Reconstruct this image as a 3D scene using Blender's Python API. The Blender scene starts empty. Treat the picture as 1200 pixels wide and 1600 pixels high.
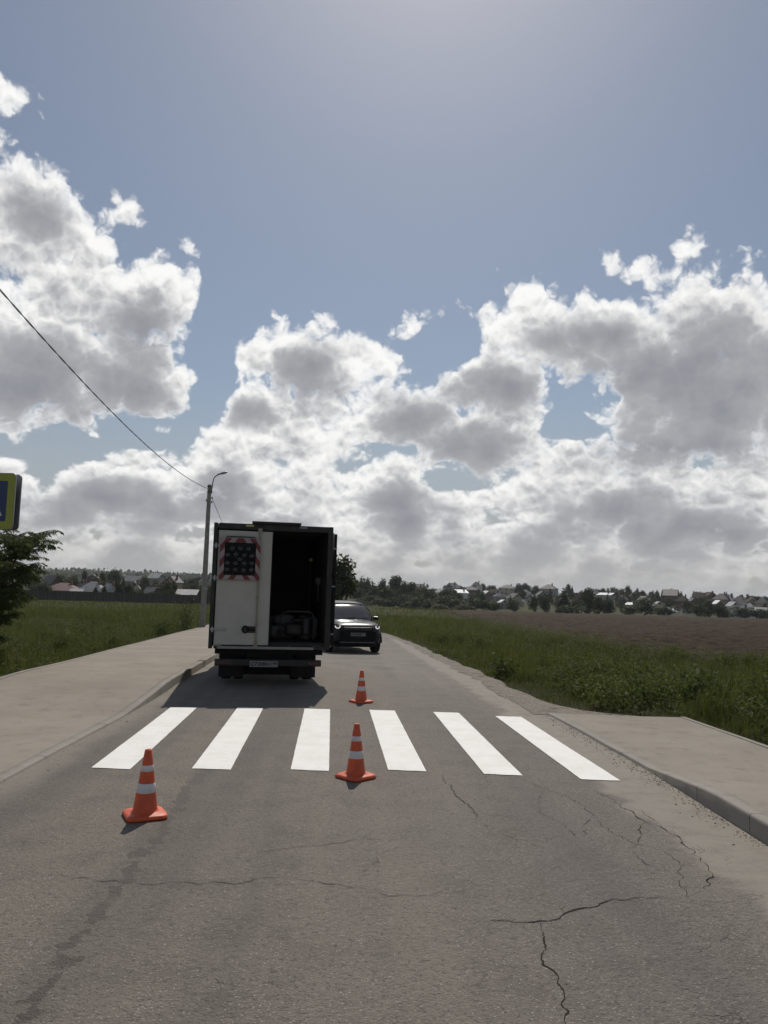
import bpy, bmesh, math, random
import numpy as np
from mathutils import Vector, Matrix
R = math.radians
scene = bpy.context.scene
COL = scene.collection

# ------------------------------------------------------------------ camera
FPX, EYE, ROLL, PITCH = 1230.0, 1.86, R(1.65), math.atan(122/1230.0)
_c, _s, _cp, _sp = math.cos(ROLL), math.sin(ROLL), math.cos(PITCH), math.sin(PITCH)
cam = bpy.data.objects.new('camera', bpy.data.cameras.new('camera'))
COL.objects.link(cam)
cam.matrix_world = Matrix(((_c, -_s, 0, 0), (-_s*_sp, -_c*_sp, -_cp, 0), (_s*_cp, _c*_cp, -_sp, EYE), (0, 0, 0, 1)))
cam.data.sensor_fit = 'VERTICAL'; cam.data.sensor_height = 24.0
cam.data.lens = 24.0*FPX/1600
cam.data.clip_start = 0.05; cam.data.clip_end = 20000
scene.camera = cam

# ------------------------------------------------------------------ light and exposure
SUN_EL, SUN_AZ = R(50), R(3.0)
SKY_STRENGTH = 0.062
scene.view_settings.view_transform = 'Standard'
scene.view_settings.look = 'None'
scene.view_settings.gamma = 1.0
scene.view_settings.exposure = 0.08
sd = bpy.data.lights.new('sun', 'SUN'); sd.energy = 3.1; sd.angle = R(0.5); sd.color = (1.0, 0.94, 0.85)
sun = bpy.data.objects.new('sun', sd); COL.objects.link(sun)
sun.rotation_euler = Vector((math.sin(SUN_AZ)*math.cos(SUN_EL), math.cos(SUN_AZ)*math.cos(SUN_EL), math.sin(SUN_EL))).to_track_quat('Z', 'Y').to_euler()

# ------------------------------------------------------------------ node helper
class NT:
    """tiny wrapper that wires nodes like expressions"""
    def __init__(s, tree): s.t = tree
    def n(s, typ, **kw):
        nd = s.t.nodes.new(typ)
        for k, v in kw.items(): setattr(nd, k, v)
        return nd
    def put(s, sock, v):
        if hasattr(v, 'is_output'): s.t.links.new(v, sock)
        else: sock.default_value = v
    def m(s, op, a, b=None, c=None, clamp=False):
        nd = s.n('ShaderNodeMath', operation=op, use_clamp=clamp)
        s.put(nd.inputs[0], a)
        if b is not None: s.put(nd.inputs[1], b)
        if c is not None: s.put(nd.inputs[2], c)
        return nd.outputs[0]
    def v(s, op, a, b=None, c=None):
        nd = s.n('ShaderNodeVectorMath', operation=op)
        s.put(nd.inputs[0], a)
        if b is not None:
            if op == 'SCALE': s.put(nd.inputs['Scale'], b)
            else: s.put(nd.inputs[1], b)
        if c is not None: s.put(nd.inputs[2], c)
        return nd.outputs['Value'] if op in ('LENGTH', 'DISTANCE', 'DOT_PRODUCT') else nd.outputs[0]
    def mix(s, f, a, b, mode='MIX'):
        nd = s.n('ShaderNodeMix', data_type='RGBA', blend_type=mode)
        s.put(nd.inputs[0], f); s.put(nd.inputs[6], col4(a)); s.put(nd.inputs[7], col4(b))
        return nd.outputs[2]
    def noise(s, vec, scale=5, detail=4, rough=0.5, dist=0, lac=2.0, color=False):
        nd = s.n('ShaderNodeTexNoise')
        s.put(nd.inputs['Vector'], vec)
        for k, v in (('Scale', scale), ('Detail', detail), ('Roughness', rough), ('Distortion', dist), ('Lacunarity', lac)): nd.inputs[k].default_value = v
        return nd.outputs['Color' if color else 'Fac']
    def voro(s, vec, scale=5, feature='F1', detail=0, rough=.5, out='Distance', rnd=1.0):
        nd = s.n('ShaderNodeTexVoronoi', feature=feature)
        s.put(nd.inputs['Vector'], vec); nd.inputs['Scale'].default_value = scale
        if 'Detail' in nd.inputs: nd.inputs['Detail'].default_value = detail; nd.inputs['Roughness'].default_value = rough
        nd.inputs['Randomness'].default_value = rnd
        return nd.outputs[out]
    def ramp(s, x, lo, hi, a=0.0, b=1.0, smooth=True):
        nd = s.n('ShaderNodeMapRange', interpolation_type='SMOOTHSTEP' if smooth else 'LINEAR')
        nd.clamp = True
        s.put(nd.inputs[0], x)
        for i, v in zip((1, 2, 3, 4), (lo, hi, a, b)): s.put(nd.inputs[i], v)
        return nd.outputs[0]
    def sep(s, v):
        nd = s.n('ShaderNodeSeparateXYZ'); s.put(nd.inputs[0], v); return nd.outputs
    def comb(s, x, y, z):
        nd = s.n('ShaderNodeCombineXYZ')
        for i, q in enumerate((x, y, z)): s.put(nd.inputs[i], q)
        return nd.outputs[0]
def col4(c):
    return (*c, 1.0) if isinstance(c, tuple) and len(c) == 3 else c

def pix_azel(px, py):
    x, y = px-600, 800-py
    X, Y = x*_c-y*_s, x*_s+y*_c
    d = Vector((X, FPX*_cp-Y*_sp, FPX*_sp+Y*_cp)).normalized()
    return math.degrees(math.atan2(d.x, d.y)), math.degrees(math.asin(d.z))

# ------------------------------------------------------------------ sky: daylight + cumulus field
world = bpy.data.worlds.new('World'); scene.world = world; world.use_nodes = True
world.cycles.sampling_method = 'MANUAL'; world.cycles.sample_map_resolution = 256
scene.cycles.adaptive_min_samples = 20
w = NT(world.node_tree); world.node_tree.nodes.clear()
sky = w.n('ShaderNodeTexSky', sky_type='NISHITA', sun_disc=False)
sky.sun_elevation = SUN_EL; sky.sun_rotation = SUN_AZ
sky.air_density = 1.0; sky.dust_density = 0.75; sky.ozone_density = 1.0; sky.altitude = 100
direction = w.n('ShaderNodeTexCoord').outputs['Generated']
dx, dy, dz = w.sep(direction)
az = w.m('MULTIPLY', w.m('ARCTAN2', dx, dy), 57.29578)
el = w.m('MULTIPLY', w.m('ARCSINE', dz), 57.29578)
azel = w.comb(az, el, 0)
# cumulus heaps: (x, y, half width, half height) as read off the photograph, turned into azimuth / elevation
HEAPS = [(10, 330, 100, 80), (90, 360, 110, 75), (130, 455, 150, 85), (235, 470, 85, 85), (60, 560, 190, 115), (200, 590, 115, 95), (14, 158, 36, 34, .42),
         (292, 386, 26, 17, .55), (337, 456, 24, 18, .5), (196, 332, 26, 26, .45),
         (475, 575, 110, 72), (560, 560, 72, 45), (385, 575, 60, 40), (395, 650, 110, 65), (480, 690, 90, 90), (350, 730, 150, 70),
         (640, 650, 120, 70), (760, 590, 135, 85), (840, 520, 95, 68), (960, 520, 130, 72), (1110, 500, 130, 66), (1010, 590, 60, 90), (1120, 620, 190, 125), (1260, 560, 200, 130),
         (760, 680, 130, 60), (920, 760, 190, 90), (640, 780, 170, 80), (180, 770, 190, 65), (470, 800, 190, 60), (1120, 790, 210, 70),
         (820, 468, 50, 30, .5), (990, 440, 60, 20, .25), (1180, 450, 30, 28, .3), (1085, 395, 24, 18, .3), (948, 418, 22, 18, .35), (640, 515, 30, 20, .4)]
GAPS = [(60, 700, 110, 26), (240, 690, 60, 28), (885, 662, 42, 20), (700, 545, 60, 40), (700, 760, 50, 22), (330, 560, 36, 110), (370, 400, 50, 90)]
# thick hearts of the heaps, where less sunlight comes through
HEARTS = [(50, 600, 150, 70), (225, 520, 62, 55), (185, 610, 80, 50), (484, 588, 62, 50), (380, 655, 50, 32), (650, 652, 80, 52), (800, 600, 90, 46), (915, 525, 95, 40), (1075, 600, 160, 110), (1060, 700, 170, 42), (750, 697, 90, 34), (625, 797, 60, 36), (975, 792, 76, 46), (60, 330, 60, 40), (150, 790, 120, 36), (340, 780, 70, 40), (1120, 830, 120, 26)]
def hearts(p):
    f = None
    for h in HEARTS:
        a, e = pix_azel(h[0], h[1]); k = math.degrees(1/FPX)
        ln = w.v('LENGTH', w.v('MULTIPLY', w.v('SUBTRACT', p, (a, e, 0)), (1/(h[2]*k), 1/(h[3]*k), 0)))
        b = w.m('SUBTRACT', 1.3, ln)
        f = b if f is None else w.m('SMOOTH_MAX', f, b, .3)
    return w.m('MAXIMUM', f, 0.0)
def field(p, few=False):
    f = None
    for h in HEAPS:
        if few and h[2]*h[3] < 7500: continue
        a, e = pix_azel(h[0], h[1]); k = math.degrees(1/FPX)
        ln = w.v('LENGTH', w.v('MULTIPLY', w.v('SUBTRACT', p, (a, e, 0)), (1/(h[2]*k), 1/(h[3]*k), 0)))
        b = w.m('MULTIPLY_ADD', ln, -1.0*(h[4] if len(h) > 4 else 1), (h[4] if len(h) > 4 else 1.0) )
        f = b if f is None else w.m('SMOOTH_MAX', f, b, 0.25)
    return f
def gaps(p):
    f = None
    for h in GAPS:
        a, e = pix_azel(h[0], h[1]); k = math.degrees(1/FPX)
        ln = w.v('LENGTH', w.v('MULTIPLY', w.v('SUBTRACT', p, (a, e, 0)), (1/(h[2]*k), 1/(h[3]*k), 0)))
        b = w.m('SUBTRACT', 1.25, ln)
        f = b if f is None else w.m('MAXIMUM', f, b)
    return w.m('MAXIMUM', f, 0.0)
azelw = w.v('ADD', azel, w.v('SCALE', w.v('SUBTRACT', w.noise(direction, 9, 2, .5, color=True), (.5, .5, .5)), 3.5))
def voro2(vec, scale):
    nd = w.n('ShaderNodeTexVoronoi', feature='F1', voronoi_dimensions='2D'); w.put(nd.inputs['Vector'], vec); nd.inputs['Scale'].default_value = scale
    return nd.outputs['Distance']
F = w.m('SUBTRACT', field(azelw), w.m('MULTIPLY', gaps(azelw), 1.1))
# scattered heaps outside the view
behind = w.noise(direction, 2.3, 2, .5)
out_view = w.ramp(w.m('ABSOLUTE', az), 36, 50)
F_out = w.m('MULTIPLY', w.m('SUBTRACT', behind, w.ramp(el, 8, 60, .58, .72)), 5.0)
nmix = w.n('ShaderNodeMix', data_type='FLOAT'); w.put(nmix.inputs[0], out_view); w.put(nmix.inputs[2], F); w.put(nmix.inputs[3], F_out); F = nmix.outputs[0]
def lowf(vec, e):     # heaps that shrink with distance towards the horizon
    n_ = w.noise(w.v('MULTIPLY', vec, (1, 1, 2.0)), 13, 1, .5)
    return w.m('MULTIPLY_ADD', w.m('SUBTRACT', n_, .5), 3.2, w.m('ADD', w.ramp(e, 12.5, 3.5, -.85, 0.7), w.ramp(e, 13, 19, 0, -2.0)))
F = w.m('SMOOTH_MAX', F, lowf(direction, el), 0.25)
# cauliflower billows: cells within cells, smaller and flatter towards the horizon
wig = w.v('SCALE', w.v('SUBTRACT', w.noise(direction, 42, 3, .55, color=True), (.5, .5, .5)), 1.5)
ely = w.m('MULTIPLY_ADD', w.m('EXPONENT', w.m('MULTIPLY', w.m('MAXIMUM', el, 0), -.125)), -7.0, 7.0)
def detail(shift, n_oct, det):
    q = w.v('ADD', w.v('ADD', azel, wig), (shift[0], shift[1], 0))
    qx, qy, _ = w.sep(q); q = w.comb(qx, w.m('ADD', qy, ely), 0)
    s_ = None
    for k, (sc, wt) in enumerate(((.30, .95), (.68, .62), (1.5, .36), (3.4, .14))[:n_oct]):
        b = w.m('MULTIPLY_ADD', voro2(w.v('ADD', q, (k*17.3, k*5.1, 0)), sc), -wt, wt*.42)
        s_ = b if s_ is None else w.m('ADD', s_, b)
    d3 = w.v('ADD', w.v('MULTIPLY', direction, (1, 1, 1.3)), (0, 0, shift[1]/57.3))
    fb = w.noise(d3, 16, det, .57)
    return w.m('ADD', s_, w.m('MULTIPLY_ADD', fb, 1.5, -0.70))
d0 = detail((0, 0), 4, 8)
d1 = detail((.1, .55), 4, 5)
F = w.m('MAXIMUM', w.m('MINIMUM', F, w.m('MULTIPLY', F, 1.9)), w.m('MULTIPLY_ADD', F, 1.7, -.12))
D0 = w.m('ADD', F, d0)
F2 = field(w.v('ADD', azelw, (0.3, 2.4, 0)), True)
F2 = w.m('SMOOTH_MAX', F2, lowf(w.v('ADD', direction, (0, 0, .022)), el), 0.25)
alpha = w.m('MULTIPLY', w.ramp(D0, -.04, 0.36), w.ramp(D0, -0.1, .7, .55, 1.0))
# sunlight reaching us falls with the cloud it has to cross
relief = w.m('SUBTRACT', d1, d0)
thick = w.m('ADD', w.m('MULTIPLY', w.m('MAXIMUM', D0, 0), 0.50), w.m('MULTIPLY', w.m('MAXIMUM', w.m('ADD', F2, w.m('MULTIPLY', d1, .5)), 0), 0.62))
thick = w.m('ADD', thick, w.m('MULTIPLY', w.m('MULTIPLY', hearts(azelw), w.ramp(D0, .1, .6)), 1.35))
thick = w.m('ADD', w.m('MULTIPLY', thick, .9), w.m('MULTIPLY', w.m('MULTIPLY', relief, w.ramp(thick, 2.4, .4, .35, 1.0)), w.ramp(el, 2, 12, .85, 1.1)))
lit = w.m('MULTIPLY', w.m('ADD', w.ramp(thick, 1.6, -.1, 0, 1), w.ramp(thick, 3.0, .3, 0, .45)), .72)
K = 1/SKY_STRENGTH
def kc(c): return tuple(v*K for v in c)
ccol = w.mix(w.m('MINIMUM', lit, 1.0), kc((.245, .255, .285)), kc((.92, .915, .90)))
# air between us and the low clouds
hz = w.ramp(el, -1.5, 5.5, .97, 0.0)
base = w.mix(w.ramp(el, 16, 2, 0, .75), w.mix(.22, sky.outputs[0], kc((.265, .30, .325))), kc((.36, .37, .385)))
c0 = w.mix(alpha, base, ccol)
c1 = w.mix(hz, c0, kc((.385, .375, .36)))
bg = w.n('ShaderNodeBackground'); w.put(bg.inputs[0], c1); bg.inputs[1].default_value = SKY_STRENGTH
wo = w.n('ShaderNodeOutputWorld'); w.t.links.new(bg.outputs[0], wo.inputs[0])

# ------------------------------------------------------------------ helpers
rng = np.random.default_rng(7); random.seed(7)
def mat(name): 
    m = bpy.data.materials.new(name); m.use_nodes = True; m.node_tree.nodes.clear()
    return m, NT(m.node_tree)
def out(t, shader, disp=None):
    o = t.n('ShaderNodeOutputMaterial'); t.t.links.new(shader, o.inputs[0])
def bsdf(t, color, rough=.8, metal=0, spec=.5, normal=None, **kw):
    b = t.n('ShaderNodeBsdfPrincipled')
    t.put(b.inputs['Base Color'], col4(color)); t.put(b.inputs['Roughness'], rough); b.inputs['Metallic'].default_value = metal
    b.inputs['Specular IOR Level'].default_value = spec
    if normal is not None: t.t.links.new(normal, b.inputs['Normal'])
    for k, v in kw.items(): t.put(b.inputs[k.replace('_', ' ')], v)
    return b.outputs[0]
def bump(t, h, strength=.5, dist=.01, normal=None):
    b = t.n('ShaderNodeBump'); b.inputs['Strength'].default_value = strength; b.inputs['Distance'].default_value = dist
    t.put(b.inputs['Height'], h)
    if normal is not None: t.t.links.new(normal, b.inputs['Normal'])
    return b.outputs[0]
def pos(t): return t.n('ShaderNodeNewGeometry').outputs['Position']
def objc(t): return t.n('ShaderNodeTexCoord').outputs['Object']
def plain(name, c, rough=.6, metal=0, var=.12, scale=6, bmp=.0, spec=.5, dirt=0, dirtc=(.16, .14, .11)):
    m, t = mat(name); p = objc(t)
    n = t.noise(p, scale, 4, .6)
    cc = t.mix(t.ramp(n, .3, .7), tuple(v*(1-var) for v in c), tuple(min(1, v*(1+var)) for v in c))
    if dirt:
        d = t.ramp(t.noise(t.v('MULTIPLY', p, (1, 1, .35)), scale*.6, 6, .65), .62-dirt*.3, .8)
        cc = t.mix(t.m('MULTIPLY', d, .6), cc, dirtc)
    nn = bump(t, t.noise(p, scale*12, 3, .6), bmp, .004) if bmp else None
    out(t, bsdf(t, cc, t.ramp(n, .2, .8, max(.02, rough-.08), min(1, rough+.08)), metal, spec, nn))
    return m

def tag(o, label=None, cat=None, group=None, kind=None):
    if label: o['label'] = label
    if cat: o['category'] = cat
    if group: o['group'] = group
    if kind: o['kind'] = kind
    return o
def empty(name, loc=(0, 0, 0), rz=0, **kw):
    o = bpy.data.objects.new(name, None); COL.objects.link(o); o.location = loc; o.rotation_euler = (0, 0, rz)
    return tag(o, **kw)
def link(name, me, parent=None, m=None):
    o = bpy.data.objects.new(name, me); COL.objects.link(o)
    if parent: o.parent = parent
    if m and not me.materials: me.materials.append(m)
    return o
def copy_tree(o, parent=None):
    c = o.copy(); COL.objects.link(c); c.parent = parent
    for ch in [x for x in o.children]: copy_tree(ch, c)
    return c

class MB:
    def __init__(s): s.v, s.f, s.mi, s.sm = [], [], [], []
    def add(s, vs, fs, mi=0, sm=False, M=None):
        k = len(s.v)
        s.v += [tuple(M @ Vector(q)) if M is not None else tuple(q) for q in vs]
        s.f += [tuple(i+k for i in f) for f in fs]; s.mi += [mi]*len(fs); s.sm += [sm]*len(fs)
        return s
    def box(s, x0, x1, y0, y1, z0, z1, mi=0, M=None, ch=0):
        if ch > 0:   # chamfered box
            bm = bmesh.new(); bmesh.ops.create_cube(bm, size=1)
            for v in bm.verts: v.co = Vector(((x0+x1)/2+v.co.x*(x1-x0), (y0+y1)/2+v.co.y*(y1-y0), (z0+z1)/2+v.co.z*(z1-z0)))
            bmesh.ops.bevel(bm, geom=bm.edges[:], offset=ch, segments=2, profile=.5, affect='EDGES')
            bm.verts.index_update(); vs = [tuple(v.co) for v in bm.verts]; fs = [tuple(v.index for v in f.verts) for f in bm.faces]; bm.free()
            return s.add(vs, fs, mi, False, M)
        vs = [(x, y, z) for z in (z0, z1) for y in (y0, y1) for x in (x0, x1)]
        return s.add(vs, [(0, 2, 3, 1), (4, 5, 7, 6), (0, 1, 5, 4), (2, 6, 7, 3), (0, 4, 6, 2), (1, 3, 7, 5)], mi, False, M)
    def tube(s, pts, r, n=8, mi=0, cap=True, M=None, closed=False):
        pts = [Vector(p) for p in pts]; rs = r if isinstance(r, (list, tuple)) else [r]*len(pts)
        vs, fs = [], []; prev = None
        for i, p in enumerate(pts):
            if closed: d = pts[(i+1) % len(pts)]-pts[i-1]
            else: d = pts[min(i+1, len(pts)-1)]-pts[max(i-1, 0)]
            d = d.normalized() if d.length > 1e-9 else Vector((0, 0, 1))
            if prev is None: a = d.orthogonal().normalized()
            else: a = (prev-d*prev.dot(d)); a = a.normalized() if a.length > 1e-6 else d.orthogonal().normalized()
            prev = a; b = d.cross(a)
            vs += [p+(a*math.cos(2*math.pi*k/n)+b*math.sin(2*math.pi*k/n))*rs[i] for k in range(n)]
        L = len(pts)
        for i in range(L if closed else L-1):
            for k in range(n):
                j = (i+1) % L
                fs.append((i*n+k, i*n+(k+1) % n, j*n+(k+1) % n, j*n+k))
        s.add(vs, fs, mi, True, M)
        if cap and not closed: s.add([v for v in vs[:n]], [tuple(range(n))[::-1]], mi, False, M); s.add([v for v in vs[-n:]], [tuple(range(n))], mi, False, M)
        return s
    def lathe(s, prof, n=24, mi=0, M=None, axis='Z'):
        vs = []
        for r, z in prof:
            for k in range(n):
                a = 2*math.pi*k/n; x, y = r*math.cos(a), r*math.sin(a)
                vs.append((x, y, z) if axis == 'Z' else ((z, x, y) if axis == 'X' else (x, z, -y)))
        fs = [(i*n+k, i*n+(k+1) % n, (i+1)*n+(k+1) % n, (i+1)*n+k) for i in range(len(prof)-1) for k in range(n)]
        return s.add(vs, fs, mi, True, M)
    def prism(s, poly, y0, y1, mi=0, M=None):   # polygon in xz pushed along y
        n = len(poly)
        vs = [(x, y0, z) for x, z in poly]+[(x, y1, z) for x, z in poly]
        fs = [tuple(range(n))[::-1], tuple(range(n, 2*n))]+[(i, (i+1) % n, n+(i+1) % n, n+i) for i in range(n)]
        return s.add(vs, [f[::-1] for f in fs], mi, False, M)
    def mesh(s, name, *mats):
        me = bpy.data.meshes.new(name); me.from_pydata(s.v, [], s.f)
        for m in mats: me.materials.append(m)
        me.polygons.foreach_set('material_index', s.mi); me.polygons.foreach_set('use_smooth', s.sm); me.update()
        return me
    def build(s, name, m, parent=None, loc=None):
        o = link(name, s.mesh(name, *(m if isinstance(m, (list, tuple)) else (m,))), parent)
        if loc: o.location = loc
        return o
def np_mesh(name, V, F, mats, smooth=True, attrs=None):
    """V (n,3); F (m,k) with one k for all faces"""
    V = np.asarray(V, np.float32); F = np.asarray(F, np.int32); m_, k = F.shape
    me = bpy.data.meshes.new(name); me.vertices.add(len(V)); me.vertices.foreach_set('co', V.ravel())
    me.loops.add(m_*k); me.loops.foreach_set('vertex_index', F.ravel())
    me.polygons.add(m_); me.polygons.foreach_set('loop_start', np.arange(0, m_*k, k, dtype=np.int32))
    me.polygons.foreach_set('use_smooth', np.full(m_, smooth))
    for a, val in (attrs or {}).items():
        at = me.attributes.new(a, 'FLOAT', 'POINT'); at.data.foreach_set('value', np.asarray(val, np.float32))
    me.update(calc_edges=True); me.validate()
    for q in mats: me.materials.append(q)
    return me
def grid_mesh(name, X, Y, Z, mats):
    r_, c_ = X.shape; V = np.stack([X, Y, Z], -1).reshape(-1, 3); i = np.arange(r_*c_).reshape(r_, c_)
    F = np.stack([i[:-1, :-1], i[:-1, 1:], i[1:, 1:], i[1:, :-1]], -1).reshape(-1, 4)
    return np_mesh(name, V, F, mats)
def vnoise(x, y, seed=0):
    """smooth value noise on arrays"""
    xi, yi = np.floor(x).astype(np.int64), np.floor(y).astype(np.int64); fx, fy = x-xi, y-yi
    fx = fx*fx*(3-2*fx); fy = fy*fy*(3-2*fy)
    def h(a, b):
        n = (a*374761393+b*668265263+seed*974634777) & 0x7fffffff
        n = ((n ^ (n >> 13))*1274126177) & 0x7fffffff
        return ((n ^ (n >> 16)) & 0xffff)/65535.0
    return (h(xi, yi)*(1-fx)+h(xi+1, yi)*fx)*(1-fy)+(h(xi, yi+1)*(1-fx)+h(xi+1, yi+1)*fx)*fy
def fbm(x, y, oct=4, seed=0):
    s_, a, t_ = 0, 1, 0
    for o in range(oct): s_ = s_+a*vnoise(x*2**o, y*2**o, seed+o*17); t_ += a; a *= .5
    return s_/t_

# ------------------------------------------------------------------ terrain and road lines
PL = [(-300, 0), (15, 0), (27, -.3), (40, -.55), (60, -.85), (100, -1.3), (164, -2.25), (220, -2.8), (300, -2.2), (400, 0), (700, 3.5), (1100, 4), (1500, 15), (1800, 13), (2600, 0), (9000, -60)]
PR = [(-300, 0), (15, 0), (27, -.3), (40, -.55), (60, -.85), (100, -1.3), (164, -2.1), (220, -3.2), (300, -5.2), (340, -5), (480, -.5), (560, .6), (800, -2), (2600, -12), (9000, -60)]
def T(x, y):
    x = np.asarray(x, float); y = np.asarray(y, float)
    t = np.clip((x/np.maximum(y, 1)+.1)/.15, 0, 1); t = t*t*(3-2*t)
    l_ = np.interp(y, *zip(*PL)); r_ = np.interp(y, *zip(*PR))
    far = np.clip((y-500)/600, 0, 1)*(fbm(x/260+3, y/300, 3, 5)-.5)*9
    return (1-t)*(l_+far)+t*r_
def Tz(x, y): return float(T(x, y))
def pl(pts):
    xs, ys = zip(*pts)
    def f_(y):
        # rounded polyline
        y = np.asarray(y, float); w_ = np.minimum(3.0, .06*np.abs(y)+.4)
        return (np.interp(y-w_, ys, xs)+2*np.interp(y, ys, xs)+np.interp(y+w_, ys, xs))/4
    return f_
ROAD_R = pl([(3.9, -20), (3.25, 0), (3.0, 6), (2.95, 8.6), (2.66, 12.6), (2.45, 14), (2.42, 16.1), (2.03, 23.7), (1.31, 35.6), (.2, 46), (-2.6, 60), (-5.8, 80), (-9, 100), (-13.5, 130), (-23, 190)])
ROAD_L = pl([(-3.0, -20), (-3.22, 0), (-3.43, 7.4), (-3.49, 9), (-3.53, 11), (-3.68, 14), (-3.98, 17), (-4.38, 20.7), (-4.8, 25), (-5.2, 30), (-5.9, 40), (-7.3, 50), (-9.0, 60), (-12, 80), (-15, 100), (-19.6, 130), (-29, 190)])
WALK_L = pl([(-5.0, -20), (-5.7, 0), (-6.35, 12), (-6.82, 17.3), (-7.83, 24.8), (-9.1, 36), (-10.27, 48), (-12.3, 60), (-15.4, 80), (-18.4, 100), (-23, 130), (-32.5, 190)])
def strip(name, fl, fr, ys, us, dz, mats, zf=None):
    U, Yg = np.meshgrid(np.asarray(us), np.asarray(ys))
    L_, R_ = fl(Yg), fr(Yg); X = L_+(R_-L_)*U
    Z = T(X, Yg)+dz
    if zf is not None: Z = Z+zf(X, Yg, U)
    return grid_mesh(name, X, Yg, Z, mats)

# ------------------------------------------------------------------ ground materials
def asphalt():
    m, t = mat('asphalt'); p = pos(t); x, y, z = t.sep(p)
    big = t.noise(p, .35, 4, .6); mid = t.noise(p, 2.2, 5, .65); cm = t.noise(p, 24, 5, .7); fine = t.noise(p, 130, 3, .7)
    grains = t.voro(p, 74, 'F1'); gcol = t.voro(p, 74, 'F1', out='Color')
    g1, _, _ = t.sep(gcol)
    side = t.ramp(x, -2.5, 2.0)
    c = t.mix(side, (.190, .164, .132), (.168, .147, .131))
    c = t.mix(t.ramp(big, .35, .65, 0, .5), c, (.196, .168, .135))
    c = t.mix(t.ramp(mid, .42, .68, 0, .55), c, (.116, .099, .083))
    c = t.mix(t.m('MULTIPLY', t.ramp(g1, 0, 1, 0, .5, False), t.ramp(grains, .6, .2)), c, (.235, .212, .185))
    c = t.mix(t.m('MULTIPLY', t.ramp(g1, .76, .97), t.ramp(grains, .46, .26)), c, (.37, .34, .30))
    c = t.mix(t.ramp(t.noise(p, 62, 3, .6), .57, .70, 0, .7), c, (.055, .046, .038))
    bandn = t.noise(t.comb(t.m('MULTIPLY_ADD', y, .055, x), t.m('MULTIPLY', y, .04), 0), .9, 3, .6); c = t.mix(t.ramp(bandn, .5, .66, 0, .5), c, (.100, .087, .084)); c = t.mix(t.ramp(bandn, .48, .34, 0, .5), c, (.225, .196, .158))
    g2, _, _ = t.sep(t.voro(p, 31, 'F1', out='Color')); c = t.mix(t.m('MULTIPLY', t.ramp(g2, .9, .96), t.ramp(t.voro(p, 31, 'F1'), .30, .12, 0, .55)), c, (.33, .31, .28))
    c = t.mix(t.m('MULTIPLY', t.ramp(g1, .34, .05), t.ramp(grains, .55, .2, 0, .75)), c, (.062, .054, .048))
    c = t.mix(t.ramp(fine, .3, .75, .0, .25), c, (.07, .062, .055))
    c = t.mix(t.ramp(cm, .52, .70, 0, .8), c, (.075, .064, .054)); c = t.mix(t.ramp(cm, .46, .30, 0, .35), c, (.23, .20, .165))
    edge_r = t.m('SUBTRACT', x, t.m('MULTIPLY_ADD', y, -.055, 3.18))
    wob = t.m('MULTIPLY', t.m('SUBTRACT', t.noise(p, 1.3, 4, .6), .5), .7)
    dust = t.ramp(t.m('ADD', edge_r, wob), -.62, -.42)
    dust_l = t.ramp(t.m('ADD', t.m('MULTIPLY_ADD', y, .035, x), t.m('MULTIPLY', wob, .8)), -2.75, -3.1)
    dn = t.ramp(t.noise(p, 5, 4, .6), .25, .6, .45, .95)
    c = t.mix(t.m('MULTIPLY', dust, dn), c, (.245, .218, .182))
    c = t.mix(t.m('MULTIPLY', dust_l, t.m('MULTIPLY', dn, .75)), c, (.215, .19, .155))
    # pale dusty film right side band and tracked dirt beyond the crossing
    far = t.m('MULTIPLY', t.ramp(y, 13, 22), t.ramp(t.noise(p, .8, 4, .6), .35, .7, .15, .8))
    c = t.mix(far, c, (.20, .182, .158))
    # oily drip trail
    wv = t.m('MULTIPLY', t.m('SUBTRACT', t.noise(p, 2.2, 3, .6), .5), .26)
    ctr = t.m('ADD', t.m('MULTIPLY_ADD', y, -.055, -1.285), wv)
    dd = t.m('ABSOLUTE', t.m('SUBTRACT', x, ctr))
    blot = t.m('SUBTRACT', t.noise(p, 7.5, 5, .62), t.m('MULTIPLY', dd, 2.6))
    thr = t.ramp(y, 5.6, 8.4, .40, .30)
    stain = t.m('MULTIPLY', t.ramp(t.m('SUBTRACT', blot, thr), .0, .025), t.m('MULTIPLY', t.ramp(y, 8.25, 8.1), t.ramp(t.noise(p, 1.7, 2, .5), .30, .42, .35, .9)))
    c = t.mix(t.m('MULTIPLY', stain, .95), c, (.050, .038, .028))
    # fine crazed cracking in patches on the right
    pw = t.v('ADD', p, t.v('SCALE', t.v('SUBTRACT', t.noise(p, 5, 3, .6, color=True), (.5, .5, .5)), .16))
    cr = t.voro(pw, 3.1, 'DISTANCE_TO_EDGE'); cr2 = t.voro(pw, 8.5, 'DISTANCE_TO_EDGE')
    reg = t.m('MULTIPLY', t.ramp(t.noise(p, .9, 3, .5), .56, .64), t.ramp(x, .2, 1.9))
    crm = t.m('MULTIPLY', t.ramp(cr, .011, .002), t.m('MAXIMUM', t.m('MULTIPLY', reg, .8), t.m('MULTIPLY', t.ramp(t.noise(p, 2.5, 3, .6), .58, .68), .5)))
    crm2 = t.m('MULTIPLY', t.ramp(cr2, .022, .004), t.m('MULTIPLY', reg, t.ramp(t.noise(p, 2.1, 2, .5), .47, .6, 0, .8)))
    crk = t.m('MAXIMUM', crm, crm2)
    c = t.mix(t.m('MULTIPLY', crk, .75), c, (.035, .03, .026))
    h = t.m('ADD', t.m('ADD', t.m('MULTIPLY', grains, -.6), t.m('MULTIPLY', fine, .6)), t.m('MULTIPLY', cm, -2.2))
    h = t.m('SUBTRACT', h, t.m('MULTIPLY', crk, 1.2))
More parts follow.
